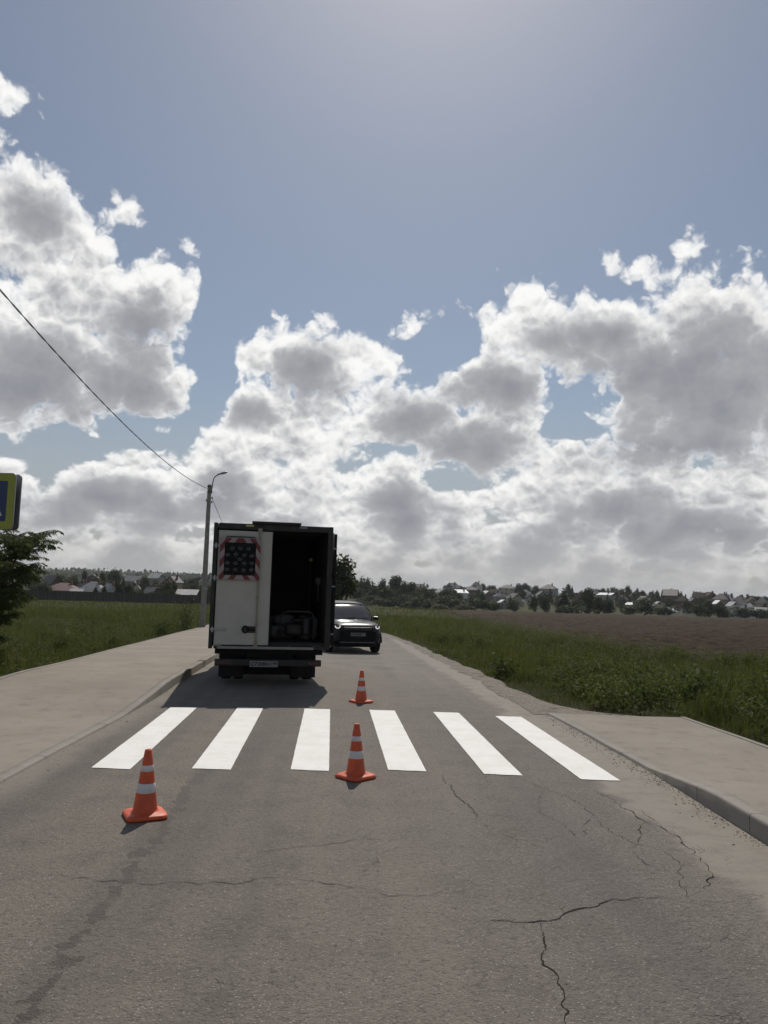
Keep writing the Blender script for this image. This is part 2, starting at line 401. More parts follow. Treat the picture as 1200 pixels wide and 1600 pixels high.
    n = bump(t, t.m('MULTIPLY', h, t.m('MULTIPLY_ADD', t.m('MAXIMUM', dust, dust_l), -.6, 1)), .9, .009)
    n = bump(t, mid, .25, .02, n)
    out(t, bsdf(t, c, t.m('MULTIPLY_ADD', stain, -.25, .86), 0, .35, n)); return m
def concrete_walk(name, c0, c1, c2, joints=False):
    m, t = mat(name); p = pos(t)
    a, b, f_ = t.noise(p, .7, 5, .6), t.noise(p, 3.7, 5, .65), t.noise(p, 90, 3, .7)
    c = t.mix(t.ramp(a, .33, .67), c0, c1)
    c = t.mix(t.ramp(b, .5, .72, 0, .55), c, c2)
    c = t.mix(t.ramp(f_, .45, .8, 0, .4), c, tuple(v*.62 for v in c0))
    sp = t.voro(p, 9, 'F1'); sr, _, _ = t.sep(t.voro(p, 9, 'F1', out='Color'))
    c = t.mix(t.m('MULTIPLY', t.ramp(sp, .12, .05), t.ramp(sr, .8, .85)), c, tuple(v*.35 for v in c0))
    if joints:
        jy = t.m('FRACT', t.sep(p)[1]); c = t.mix(t.ramp(t.m('ABSOLUTE', t.m('SUBTRACT', jy, .5)), .008, .003, 0, .85), c, (.05, .043, .035))
    n = bump(t, t.m('ADD', t.m('MULTIPLY', f_, .4), t.m('MULTIPLY', b, .7)), .5, .01)
    out(t, bsdf(t, c, .9, 0, .3, n)); return m
def soil():
    m, t = mat('grassland'); p = pos(t); x, y, z = t.sep(p)
    a, b, f_ = t.noise(p, .12, 5, .6), t.noise(p, 1.1, 5, .65), t.noise(p, 14, 4, .7)
    c = t.mix(t.ramp(b, .35, .65), (.030, .038, .012), (.054, .058, .019))
    c = t.mix(t.ramp(a, .42, .62, 0, .6), c, (.068, .066, .026))
    c = t.mix(t.ramp(f_, .52, .75, 0, .55), c, (.055, .045, .028))
    c = t.mix(t.m('MULTIPLY', t.ramp(y, 60, 20), .55), c, (.05, .043, .027))
    n = bump(t, t.m('ADD', b, t.m('MULTIPLY', f_, .5)), .9, .25)
    out(t, bsdf(t, c, .95, 0, .15, n)); return m
def plough():
    m, t = mat('ploughed_soil'); p = pos(t)
    a, b, f_ = t.noise(p, .09, 4, .6), t.noise(t.v('MULTIPLY', p, (.35, 1.6, 1)), 1.4, 6, .7), t.noise(p, 7, 5, .7)
    c = t.mix(t.ramp(b, .35, .65), (.028, .018, .0105), (.052, .033, .019))
    c = t.mix(t.ramp(a, .5, .7, 0, .5), c, (.045, .034, .019))
    c = t.mix(t.ramp(f_, .5, .7, 0, .45), c, (.017, .012, .008))
    c = t.mix(t.ramp(t.noise(p, .8, 5, .7), .52, .68, 0, .6), c, (.045, .045, .019))
    n = bump(t, t.m('ADD', b, f_), .8, .12)
    out(t, bsdf(t, c, .95, 0, .15, n)); return m
def gravelly():
    m, t = mat('verge_grit'); p = pos(t)
    v = t.voro(p, 42, 'F1'); r_, _, _ = t.sep(t.voro(p, 42, 'F1', out='Color'))
    c = t.mix(r_, (.15, .13, .105), (.27, .245, .21))
    c = t.mix(t.ramp(t.noise(p, 3, 4, .6), .5, .68, 0, .7), c, (.10, .088, .062))
    n = bump(t, t.m('MULTIPLY', v, -1), .9, .015)
    out(t, bsdf(t, c, .95, 0, .2, n)); return m
M_ASPH = asphalt()
M_WALK = concrete_walk('dusty_walk', (.240, .206, .168), (.284, .248, .206), (.172, .147, .118))
M_PAD = concrete_walk('dusty_slab', (.230, .202, .166), (.273, .243, .202), (.145, .124, .099))
M_KERB = concrete_walk('kerb_concrete', (.25, .228, .196), (.29, .265, .23), (.19, .17, .14), True)
M_SOIL, M_PLOUGH, M_GRIT = soil(), plough(), gravelly()

# ------------------------------------------------------------------ ground, field, road, pavements
def nonuni(lo, hi, n, p=2.2):
    u = np.linspace(-1, 1, n); return (lo+hi)/2+(hi-lo)/2*np.sign(u)*np.abs(u)**p
gx = np.sort(np.concatenate([nonuni(-4500, 4500, 160, 4.0)])); gy = np.concatenate([np.linspace(-120, 4, 16), np.linspace(5, 120, 116), np.linspace(124, 900, 150), np.linspace(930, 8000, 60)])
GX, GY = np.meshgrid(gx, gy)
def clear_of_road(X, Y):
    inside = np.minimum(X-(WALK_L(Y)-1.2), (np.where(Y < 14, 6.3, ROAD_R(Y)+1.6))-X)   # >0 inside
    return np.clip(-inside/2.5, 0, 1)*(Y < 190)+(Y >= 190)
GZ = T(GX, GY)-.09+clear_of_road(GX, GY)*(fbm(GX/5, GY/5, 4, 3)-.5)*np.where(GY < 200, .35, .9)
ground = tag(link('ground', grid_mesh('ground', GX, GY, GZ, [M_SOIL])), kind='structure')

fy = np.concatenate([np.linspace(21, 60, 190), np.linspace(60.4, 130, 170), np.linspace(131, 260, 130)]); fu = np.linspace(0, 1, 300)**1.6
FU, FY = np.meshgrid(fu, fy)
F_L = np.interp(FY, [21, 24, 28, 33, 58, 160, 260], [24, 14, 11.5, 10.2, 9.6, 12, 30])+(vnoise(FY/3, FY*0, 9)-.5)*1.5
FX = F_L+(190-F_L)*FU
edge = np.clip((FX-F_L)/.8, 0, 1)*np.clip((FY-21)/.8, 0, 1)
FZ = T(FX, FY)-.09+(fbm(FX/5, FY/5, 4, 3)-.5)*.35+edge*(.12+(fbm(FX*1.5, FY*2.6, 5, 21)-.5)*.6)-.05*(1-edge)*3
field_o = tag(link('ploughed_field', grid_mesh('ploughed_field', FX, FY, FZ, [M_PLOUGH])), kind='structure')

ry = np.concatenate([np.linspace(-20, 40, 181), np.linspace(41, 190, 100)])
def road_z(X, Y, U):
    d = (fbm(X/1.6, Y/2.2, 2, 31)-.5)*.012
    return d-.06*np.clip((Y-14)/4, 0, 1)*0
road = tag(link('road', strip('road', ROAD_L, ROAD_R, ry, np.linspace(0, 1, 25), 0.0, [M_ASPH], road_z)), kind='structure')
# left pavement and kerb
def kerb_h_left(Y): return np.interp(Y, [-20, 11.3, 14.0, 190], [.022, .022, .155, .155])
walk = tag(link('pavement', strip('pavement', WALK_L, lambda y: ROAD_L(y)-.14, ry, np.linspace(0, 1, 13), .0, [M_WALK], lambda X, Y, U: kerb_h_left(Y)-.004+(fbm(X, Y/2, 2, 8)-.5)*.02)), kind='structure')
def kerb_mesh(name, line, ys, hf, side, w=.14):
    """one extruded kerb with rounded arris; side=-1 kerb body lies to the left of the line"""
    prof = [(0, -.12), (.0, .86), (.03, .96), (.10, 1.0), (1, 1.0), (1, -.12)]
    ys = np.asarray(ys); X, Yv, Z = [], [], []
    wob = (fbm(ys/1.0, ys*0, 2, 4)-.5)*.02
    for u, hz_ in prof:
        x = line(ys)+side*w*u+wob*(u < .5); X.append(x); Yv.append(ys)
        base = T(x, ys); Z.append(base+(hf(ys)*hz_ if hz_ > 0 else -.1+0*ys))
    X, Yv, Z = map(np.array, (X, Yv, Z))
    return grid_mesh(name, X, Yv, Z, [M_KERB])
o = tag(link('kerb', kerb_mesh('kerb', ROAD_L, ry, kerb_h_left, -1)), kind='structure')
# thin edging of the left pavement on the grass side
o = tag(link('pavement_edging', kerb_mesh('pavement_edging', WALK_L, ry, lambda y: kerb_h_left(y)+.012, -1, .08)), kind='structure')
# right pad with ramped kerb
def kerb_h_right(Y): return np.interp(Y, [-20, 7.2, 8.7, 12.7], [.165, .165, .04, .025])
py_ = np.linspace(-20, 12.55, 120)
PAD_OUT = pl([(5.9, -20), (5.25, 2), (4.93, 10.1), (4.70, 12.45), (4.7, 13)])
pad = tag(link('pavement', strip('pavement', lambda y: ROAD_R(y)+.14, PAD_OUT, py_, np.linspace(0, 1, 21), 0, [M_PAD], lambda X, Y, U: (kerb_h_right(Y)*(1-.35*U)+.0*U)-.004+(fbm(X*1.2, Y, 3, 12)-.5)*.018)), kind='structure')
o = tag(link('kerb', kerb_mesh('kerb', ROAD_R, py_, kerb_h_right, 1)), kind='structure')
o = tag(link('pavement_edging', kerb_mesh('pavement_edging', PAD_OUT, py_, lambda y: kerb_h_right(y)*.65+.01, 1, .07)), kind='structure')
# kerb joints: short dark gaps
mj = plain('joint_dirt', (.05, .043, .035), .95)
# gritty verge beyond the right pad
vy = np.concatenate([np.linspace(12.5, 30, 90), np.linspace(30.5, 130, 120)])
def verge_out(y): return ROAD_R(y)+np.interp(y, [12.5, 13.1, 14.4, 17, 21, 26, 36, 130], [2.1, .95, .5, .38, .42, .34, .3, .3])+(vnoise(y*1.3, y*0, 6)-.5)*.22
verge = tag(link('verge', strip('verge', lambda y: ROAD_R(y)-.18+(vnoise(y*1.7, y*0, 14)-.5)*.22, verge_out, vy, np.linspace(0, 1, 12), .006, [M_GRIT], lambda X, Y, U: (fbm(X*3, Y*3, 3, 2)-.5)*.05*U*(1.0-U)*3-.07*np.clip((U-.8)/.2, 0, 1)+.006*np.sin(U*3.14))), kind='structure')

# ------------------------------------------------------------------ crossing
m, t = mat('road_paint'); p = pos(t)
n1, n2 = t.noise(p, 3, 5, .65), t.noise(p, 60, 3, .7)
c = t.mix(t.ramp(n1, .35, .7), (.80, .78, .75), (.72, .70, .655))
c = t.mix(t.ramp(n2, .58, .8, 0, .45), c, (.55, .53, .50)); c = t.mix(t.ramp(t.noise(p, 9, 6, .7), .60, .74, 0, .5), c, (.42, .40, .37)); c = t.mix(t.ramp(t.noise(p, 130, 2, .5), .66, .72, 0, .8), c, (.2, .18, .16))
out(t, bsdf(t, c, .7, 0, .4, bump(t, t.m('ADD', t.m('MULTIPLY', t.voro(p, 95), -.5), n2), .6, .005))); M_PAINT = m
STRIPES = [((-2.86, 8.12), (-3.15, 12.2)), ((-1.87, 8.20), (-2.16, 12.33)), ((-.88, 8.28), (-1.14, 12.42)), ((.12, 8.38), (-.14, 12.50)), ((1.11, 8.34), (.85, 12.44)), ((2.08, 8.22), (1.78, 12.22))]
for i, (a, b) in enumerate(STRIPES):
    ny, nx = 60, 5
    u = np.linspace(0, 1, ny); X, Y = [], []
    for k in range(nx):
        x = a[0]+(b[0]-a[0])*u+.395*k/(nx-1); 
        if k in (0, nx-1): x = x+(vnoise(u*34+i*9, u*0+k, 3)-.5)*.003
        X.append(x); yy = a[1]+(b[1]-a[1])*u+.012*k*(-.3); yy[0] += (random.random()-.5)*.015; yy[-1] += (random.random()-.5)*.02; Y.append(yy)
    X, Y = np.array(X), np.array(Y)
    Z = T(X, Y)+(fbm(X/1.6, Y/2.2, 2, 31)-.5)*.012+.006
    o = tag(link('crossing_stripe', grid_mesh('crossing_stripe', X, Y, Z, [M_PAINT])), kind='structure')

# ------------------------------------------------------------------ long cracks in the asphalt: sunken-looking dark ribbons 4 mm over the sheet
M_CRACK = plain('crack_dirt', (.032, .026, .021), .98, var=.3, scale=20, spec=.1)
def Gp(px, py):
    x, y = px-600, 800-py
    d = (x*_c-y*_s, FPX*_cp-(x*_s+y*_c)*_sp, FPX*_sp+(x*_s+y*_c)*_cp); k = -EYE/d[2]
    return d[0]*k, d[1]*k
CRACKS = [([(1075, 1404), (1010, 1402), (950, 1408), (900, 1420), (880, 1430), (845, 1436), (800, 1438), (740, 1436)], .012),
          ([(842, 1437), (836, 1460), (845, 1482), (850, 1510), (870, 1528), (882, 1548), (893, 1570), (890, 1600), (900, 1640)], .014),
          ([(735, 1390), (710, 1393), (670, 1399), (600, 1400), (560, 1388), (520, 1378), (470, 1373), (420, 1376), (350, 1384), (200, 1380), (60, 1368)], .006),
          ([(630, 1312), (560, 1315), (480, 1324), (400, 1332), (350, 1331)], .0045),
          ([(690, 1210), (700, 1225), (718, 1250), (735, 1262), (745, 1275), (742, 1285)], .009),
          ([(745, 1272), (790, 1275), (830, 1280)], .004),
          ([(930, 1235), (960, 1255), (985, 1272), (1005, 1285), (1030, 1296), (1060, 1310), (1085, 1330), (1100, 1350), (1112, 1372), (1116, 1400)], .009),
          ([(820, 1218), (850, 1232), (900, 1252), (925, 1275), (960, 1300), (1000, 1318), (1030, 1324), (1070, 1326)], .005),
          ([(925, 1275), (915, 1300), (930, 1318)], .005), ([(960, 1255), (990, 1262), (1030, 1290)], .005), ([(985, 1330), (1010, 1350), (1050, 1362), (1090, 1368)], .004), ([(850, 1232), (838, 1250), (846, 1270), (880, 1290), (900, 1320)], .004), ([(745, 1275), (770, 1300), (800, 1310), (830, 1335)], .004), ([(1030, 1324), (1050, 1345), (1075, 1404)], .005), ([(640, 1320), (600, 1330), (575, 1352), (560, 1388)], .0035), ([(886, 1418), (930, 1440), (980, 1450)], .004), ([(838, 1475), (800, 1490), (770, 1488)], .004), ([(870, 1528), (910, 1540), (960, 1536)], .004), ([(1075, 1404), (1120, 1408), (1180, 1412)], .005), ([(1005, 1285), (1000, 1305), (985, 1330)], .006), ([(880, 1430), (886, 1418), (885, 1410)], .012)]
V, Fc = [], []
for pts, wd in CRACKS:
    P_ = [Gp(*q) for q in pts]; dense = []
    for (x0, y0), (x1, y1) in zip(P_, P_[1:]):
        L_ = math.hypot(x1-x0, y1-y0); n_ = max(2, int(L_/.022))
        for k in range(n_): dense.append((x0+(x1-x0)*k/n_, y0+(y1-y0)*k/n_))
    n_ = len(dense); sd_ = random.random()*99
    for k, (x, y) in enumerate(dense):
        x += (fbm(np.array(k/14+sd_), np.array(sd_), 4, 1)-.5)*.12+(fbm(np.array(k/3.3+sd_), np.array(sd_+3), 3, 8)-.5)*.09; y += (fbm(np.array(k/14+sd_), np.array(sd_+7), 4, 2)-.5)*.12+(fbm(np.array(k/3.3+sd_), np.array(sd_+9), 3, 9)-.5)*.09
        a_ = dense[min(k+1, n_-1)]; b_ = dense[max(k-1, 0)]; dx_, dy_ = a_[0]-b_[0], a_[1]-b_[1]; l_ = math.hypot(dx_, dy_) or 1
        wv_ = wd*(.15+1.1*float(vnoise(np.array(k/3.1), np.array(sd_), 5))**1.4)*min(1, (k+2)/14, (n_-k+1)/14)*.6
        z = Tz(x, y)+(float(fbm(np.array(x/1.6), np.array(y/2.2), 2, 31))-.5)*.012+.0035
        V += [(x-dy_/l_*wv_, y+dx_/l_*wv_, z), (x+dy_/l_*wv_, y-dx_/l_*wv_, z)]
        if k: i = len(V)-4; Fc.append((i, i+1, i+3, i+2))
tag(link('road_cracks', np_mesh('road_cracks', np.array(V), np.array(Fc), [M_CRACK], False)), kind='structure')

# ------------------------------------------------------------------ loose grit along the right kerb and verge
def pebble_mesh():
    V, F_ = [], []
    ico = bmesh.new(); bmesh.ops.create_icosphere(ico, subdivisions=1, radius=1); iv = np.array([v.co[:] for v in ico.verts]); fi = np.array([[v.index for v in f.verts] for f in ico.faces]); ico.free()
    n_ = 0
    for k in range(2200):
        if k < 700: y = random.uniform(6.2, 12.6); x = float(ROAD_R(y))-abs(random.gauss(0, .10))-.01
        elif k < 2100: y = 12.6+random.random()**1.6*14; x = float(ROAD_R(y))+random.uniform(-.25, 1.0)
        else: y = random.uniform(4.5, 16); x = float(ROAD_L(y))+abs(random.gauss(0, .12))+.01
        r_ = random.uniform(.0025, .0065)*(1.6 if random.random() < .08 else 1)
        z = Tz(x, y)+r_*.4+(float(fbm(np.array(x/1.6), np.array(y/2.2), 2, 31))-.5)*.012
        jit = 1+np.array([random.uniform(-.25, .25) for _ in range(len(iv))])[:, None]
        V.append(iv*jit*np.array([r_*random.uniform(.8, 1.5), r_*random.uniform(.8, 1.4), r_*.7])+np.array([x, y, z])); F_.append(fi+n_); n_ += len(iv)
    return np.concatenate(V), np.concatenate(F_)
V, F_ = pebble_mesh()
mp, t = mat('grit_stone'); cc = t.mix(t.n('ShaderNodeNewGeometry').outputs['Random Per Island'], (.15, .135, .11), (.34, .31, .27)); out(t, bsdf(t, cc, .9, 0, .3))
tag(link('grit', np_mesh('grit', V, F_, [mp], False)), kind='stuff', cat='grit', label='loose grit and small stones swept along the kerbs')

# ------------------------------------------------------------------ vegetation
def leafmat(name, c0, c1, rough=.6, trans=.35, spec=.15, rnd=.25):
    m, t = mat(name)
    isl = t.n('ShaderNodeNewGeometry').outputs['Random Per Island']
    at = t.n('ShaderNodeAttribute', attribute_name='tint').outputs['Fac']
    orr = t.n('ShaderNodeObjectInfo').outputs['Random']
    f = t.m('ADD', t.m('MULTIPLY', isl, .45), t.m('MULTIPLY', at, .55))
    c = t.mix(f, c0, c1)
    c = t.mix(t.m('MULTIPLY', t.m('ABSOLUTE', t.m('SUBTRACT', orr, .5)), rnd*2), c, (.05, .045, .012))
    b = bsdf(t, c, rough, 0, spec)
    tr = t.n('ShaderNodeBsdfTranslucent'); t.put(tr.inputs[0], t.mix(.45, c, (.12, .15, .02)))
    mx = t.n('ShaderNodeMixShader'); mx.inputs[0].default_value = trans
    t.t.links.new(b, mx.inputs[1]); t.t.links.new(tr.outputs[0], mx.inputs[2]); out(t, mx.outputs[0]); return m
M_BARK = plain('bark', (.085, .07, .055), .9, var=.3, scale=5, bmp=.8)
M_GRASS = leafmat('grass_blades', (.022, .034, .008), (.150, .152, .042), .6, .40, .15)
M_WEED = leafmat('weed_leaves', (.030, .046, .012), (.135, .150, .046), .65, .36, .15)
M_LEAF = leafmat('tree_leaves', (.016, .025, .009), (.046, .060, .020), .6, .22, .12)
M_LEAFP = leafmat('pale_leaves', (.028, .038, .015), (.058, .070, .030), .6, .22, .12)
M_NEEDLE = leafmat('needles', (.012, .022, .012), (.03, .046, .02), .6, .1)
M_ASHL = leafmat('long_leaves', (.030, .048, .015), (.105, .13, .05), .6, .38, .12)

def quads_from(P, D, Nn, L, W, curl=0.0, tint=None):
    """leaf shaped quads: base P, direction D, side vector from Nn, length L, width W -> V, F (4-gons, kite)"""
    S = np.cross(D, Nn); S /= np.linalg.norm(S, axis=1)[:, None]+1e-9
    n = len(P); V = np.empty((n, 4, 3))
    V[:, 0] = P; V[:, 1] = P+D*(L*.45)[:, None]+S*(W*.5)[:, None]; V[:, 3] = P+D*(L*.45)[:, None]-S*(W*.5)[:, None]
    V[:, 2] = P+D*L[:, None]; V[:, 2, 2] -= curl*L
    F = np.arange(n*4).reshape(n, 4)
    return V.reshape(-1, 3), F, (np.repeat(tint, 4) if tint is not None else None)
def unit(a): return a/(np.linalg.norm(a, axis=1)[:, None]+1e-9)

def grass_patch(name, label, pts_fn, n, seed, hscale):
    rg = np.random.default_rng(seed)
    x, y = pts_fn(rg, n); n = len(x)
    d = np.hypot(x, y)
    clump = vnoise(x*.9+50, y*.9+50, seed); clump2 = vnoise(x*.23+9, y*.23+20, seed+1)
    h = hscale(x, y)*(.25+.95*clump**1.5)*(.45+1.0*clump2)*(1+.8*(vnoise(x*2.3, y*2.3, seed+8) > .78))*rg.uniform(.55, 1.2, n)
    wd = np.maximum(.0045, .00055*d)*rg.uniform(.7, 1.3, n)
    a = rg.uniform(0, 2*np.pi, n); lean = rg.uniform(.08, .7, n)
    D = np.stack([np.cos(a), np.sin(a)], 1)*lean[:, None]
    S = np.stack([-np.sin(a+rg.normal(0, .5, n)), np.cos(a+rg.normal(0, .5, n))], 1)
    z = T(x, y)-.1+clear_of_road(x, y)*(fbm(x/5, y/5, 4, 3)-.5)*.35
    V = np.empty((n, 5, 3))
    for k, (u, ww) in enumerate(((0, 1), (0, -1), (.55, .8), (.55, -.8), (1, 0))):
        V[:, k, 0] = x+D[:, 0]*h*u**2+S[:, 0]*wd*ww*.5; V[:, k, 1] = y+D[:, 1]*h*u**2+S[:, 1]*wd*ww*.5; V[:, k, 2] = z+h*u*(1-.15*u*lean)
    V = V.reshape(-1, 3); b = np.arange(n)[:, None]*5
    F = np.concatenate([b+np.array([[0, 1, 3]]), b+np.array([[0, 3, 2]]), b+np.array([[2, 3, 4]])])
    tint = np.clip(-.05+.55*clump2+.45*vnoise(x*1.6, y*1.6, seed+4)+rg.normal(0, .18, n), 0, 1)
    return V, F, np.repeat(tint, 5), (x, y, z, h)
def weeds(seed, x, y, size):
    """broad-leaved plants: whorls of leaves up a stem"""
    rg = np.random.default_rng(seed); Ps, Ds, Ls, Ws, Ts = [], [], [], [], []
    n = len(x); z = T(x, y)-.1; d = np.hypot(x, y)
    nl = 20
    for k in range(nl):
        a = rg.uniform(0, 2*np.pi, n); u = rg.uniform(.15, 1, n); L = np.minimum(size, .34+.1*rg.random(n))*rg.uniform(.16, .36, n)*(1.15-.5*u)
        off = rg.normal(0, .12, (n, 2))*size[:, None]
        P = np.stack([x+off[:, 0], y+off[:, 1], z+size*u], 1)
        D = unit(np.stack([np.cos(a), np.sin(a), rg.uniform(-.35, .8, n)], 1))
        Ps.append(P); Ds.append(D); Ls.append(L); Ws.append(L*rg.uniform(.22, .45, n)+.0004*d); Ts.append(rg.uniform(.1, 1, n))
    P, D, L, W, Tt = map(np.concatenate, (Ps, Ds, Ls, Ws, Ts))
    Nn = unit(np.stack([rg.normal(0, .4, len(P)), rg.normal(0, .4, len(P)), np.ones(len(P))], 1))
    return quads_from(P, D, Nn, L, W, .25, Tt)
def polar(rg, n, a0, a1, r0, r1):
    a = rg.uniform(a0, a1, n); r = r0*(r1/r0)**rg.random(n); return r*np.sin(a), r*np.cos(a)
def left_pts(rg, n):
    x, y = polar(rg, int(n*1.15), R(-58), R(-9), 7, 95); k = (x < WALK_L(y)-.07-np.abs(rg.normal(0, .06, len(x)))) & (y > 3); return x[k], y[k]
def right_pts(rg, n):
    x, y = polar(rg, int(n*1.25), R(-3), R(58), 6, 95)
    lim = np.where(y < 12.5, PAD_OUT(y)+.1, verge_out(y)-.12); yy = np.minimum(y, 13)
    k = (x > lim+np.abs(rg.normal(0, .1, len(x)))-.02) & ~((y > 12.3) & (y < 12.6) & (x < 4.7))
    fl = np.interp(y, [21, 24, 28, 33, 58, 160], [24, 14, 11.5, 10.2, 9.6, 12]); k &= ~((y > 21.5) & (x > fl+.3+rg.exponential(.5, len(x))))
    return x[k], y[k]
def hs_left(x, y): return np.where(y < 50, .42, .5)*np.clip((WALK_L(y)-x)/1.2+.35, .35, 1)
def hs_right(x, y):
    lim = np.where(y < 12.5, PAD_OUT(y)+.1, verge_out(y)-.12)
    return .5*np.clip((x-lim)/1.6+.3, .3, 1)
for nm, lab, fn, hs, sd_, n_, a0, a1 in (('grass', 'tall dark green grass and weeds beside the left pavement', left_pts, hs_left, 11, 190000, -58, -9), ('grass', 'tall green grass and weeds between the road and the ploughed field', right_pts, hs_right, 12, 230000, -3, 58)):
    V, F, tint, _ = grass_patch(nm, lab, fn, n_, sd_, hs)
    o = tag(link(nm, np_mesh(nm, V, F, [M_GRASS], False, {'tint': tint})), kind='stuff', cat='grass', label=lab)
    rg = np.random.default_rng(sd_+5); x, y = fn(rg, 15000)
    k = vnoise(x*.5, y*.5, sd_+30) > .36; x, y = x[k], y[k]
    lim_h = hs(x, y)/.5
    V, F, tint = weeds(sd_+9, x, y, rg.uniform(.16, .5, len(x))*lim_h*(.5+.7*vnoise(x*.4, y*.4, sd_+3)+1.1*np.clip((vnoise(x*.33, y*.33, sd_+40)-.66)/.1, 0, 1)))
    tag(link('weeds', np_mesh('weeds', V, F, [M_WEED], False, {'tint': tint})), kind='stuff', cat='weeds', label='broad-leaved weeds among the '+('left' if fn is left_pts else 'right')+'-hand grass')
rg = np.random.default_rng(41); y = 21+rg.random(1500)**1.5*50; x = np.interp(y, [21, 24, 28, 33, 58, 160], [24, 14, 11.5, 10.2, 9.6, 12])+rg.normal(-.6, .7, 1500)
V, F, tint = weeds(52, x, y, rg.uniform(.2, .75, 1500)*(.4+1.1*vnoise(x*.5, y*.5, 77)))
tag(link('weeds', np_mesh('weeds', V, F, [M_WEED], False, {'tint': tint})), kind='stuff', cat='weeds', label='taller weeds along the near edge of the ploughed field')
# far rough grass tufts on the meadow behind and weeds dotted on the field
rg = np.random.default_rng(77)
x, y = polar(rg, 26000, R(-40), R(-8), 60, 168); k = (x < WALK_L(y)-.5); x, y = x[k], y[k]
V, F, tint, _ = grass_patch('meadow_grass', '', lambda r_, n_: (x, y), 0, 5, lambda a, b: .55)
tag(link('meadow_grass', np_mesh('meadow_grass', V, F, [M_GRASS], False, {'tint': tint})), kind='stuff', cat='grass', label='dark meadow grass running to the far board fence')
x, y = polar(rg, 16000, R(-3), R(45), 90, 290); fl = np.interp(y, [90, 160, 260, 290], [10.5, 12, 30, 40]); k = (x > ROAD_R(np.minimum(y, 190))+1) & ((x < fl+1) | (y > 255)); x, y = x[k], y[k]
V, F, tint, _ = grass_patch('meadow_grass', '', lambda r_, n_: (x, y), 0, 6, lambda a, b: .7)
tag(link('meadow_grass', np_mesh('meadow_grass', V, F, [M_GRASS], False, {'tint': tint})), kind='stuff', cat='grass', label='rough grass between the field and the far trees')

def clump_crown(rg, centers, radii, n, leaf, droop=.1, flat=1.0):
    """leaf cards spread over and inside a set of blobs"""
    w_ = np.array([r_**2 for r_ in radii]); idx = rg.choice(len(centers), n, p=w_/w_.sum())
    d = unit(rg.normal(0, 1, (n, 3))); rad = np.array(radii)[idx]*(rg.uniform(0, 1, n)**.33)*rg.uniform(.75, 1.12, n)
    P = np.array(centers)[idx]+d*rad[:, None]*np.array([1, 1, flat])
    D = unit(d*.6+rg.normal(0, .6, (n, 3))+np.array([0, 0, -droop])); N_ = unit(rg.normal(0, 1, (n, 3))+np.array([0, 0, .8]))
    L = leaf*rg.uniform(.6, 1.4, n); tint = np.clip(rg.normal(.5, .2, n)+(np.array(rg.uniform(-.25, .25, len(centers)))[idx]), 0, 1)
    return quads_from(P, D, N_, L, L*.62, .15, tint)
def trunk_mesh(name, h, r, limbs, rg):
    mb = MB(); mb.tube([(0, 0, -.4), (0.02*h, 0, h*.3), (-.01*h, .02*h, h*.65), (0, 0, h*.95)], [r*1.25, r*.85, r*.5, r*.12], 8)
    for k in range(limbs):
        a = k*2.4+rg.uniform(0, 1); z0 = h*rg.uniform(.25, .7); l_ = h*rg.uniform(.2, .36)
        mb.tube([(0, 0, z0), (math.cos(a)*l_*.5, math.sin(a)*l_*.5, z0+l_*.4), (math.cos(a)*l_, math.sin(a)*l_, z0+l_*.75)], [r*.4, r*.25, r*.08], 6)
    return mb.mesh(name, M_BARK)
TREES = {}
def variant(key, kind, h, wd, n, leaf, m_, seed):
    rg = np.random.default_rng(seed); C, Rr = [], []
    if kind == 'leafy':
        for k in range(11):
            a = rg.uniform(0, 6.28); u = rg.uniform(.22, .9); rr = wd*.5*(math.sin(math.pi*min(1, u*.92+.06))**.6)*rg.uniform(.2, .75)
            C.append((math.cos(a)*rr, math.sin(a)*rr, h*u)); Rr.append(wd*rg.uniform(.16, .28))
        C.append((0, 0, h*.5)); Rr.append(wd*.33); C.append((0, 0, h*.88)); Rr.append(wd*.14)
    elif kind == 'bush':
        for k in range(9):
            a = rg.uniform(0, 6.28); rr = wd*.5*rg.uniform(.1, .8); C.append((math.cos(a)*rr, math.sin(a)*rr, h*rg.uniform(.25, .65))); Rr.append(h*rg.uniform(.25, .4))
    elif kind == 'spruce':
        for k in range(26):
            u = k/25; a = k*2.4; rr = wd*.5*(1-u)*.6; C.append((math.cos(a)*rr, math.sin(a)*rr, h*(.08+.9*u))); Rr.append(max(.12, wd*.24*(1-u)+.1))
    elif kind == 'poplar':
        for k in range(14):
            u = k/13; C.append((rg.normal(0, wd*.1), rg.normal(0, wd*.1), h*(.12+.84*u))); Rr.append(wd*(.42*math.sin(math.pi*min(1, u*.85+.12))+.06))
    V, F, tint = clump_crown(rg, C, Rr, n, leaf, .5 if kind == 'spruce' else .1, .75 if kind == 'spruce' else 1)
    TREES[key] = (trunk_mesh('trunk', h, max(.05, h*.018), 0 if kind in ('spruce', 'bush') else 6, rg), np_mesh('crown', V, F, [m_], False, {'tint': tint}), h)
variant('leafy_a', 'leafy', 10, 8, 2600, .62, M_LEAF, 1); variant('leafy_b', 'leafy', 9, 9.5, 2600, .62, M_LEAF, 2); variant('leafy_c', 'leafy', 8, 6, 2200, .55, M_LEAF, 3)
variant('pale_a', 'leafy', 6, 6, 1800, .5, M_LEAFP, 4); variant('spruce_a', 'spruce', 10, 4.6, 2200, .6, M_NEEDLE, 5); variant('spruce_b', 'spruce', 8, 4.0, 2000, .5, M_NEEDLE, 6)
variant('poplar_a', 'poplar', 11, 4.2, 2400, .55, M_LEAF, 7); variant('bush_a', 'bush', 2.6, 5, 1300, .4, M_LEAFP, 8); variant('bush_b', 'bush', 3.2, 4.4, 1400, .42, M_LEAF, 9)
VTREES = []   # trees whose labels are finished once the houses stand
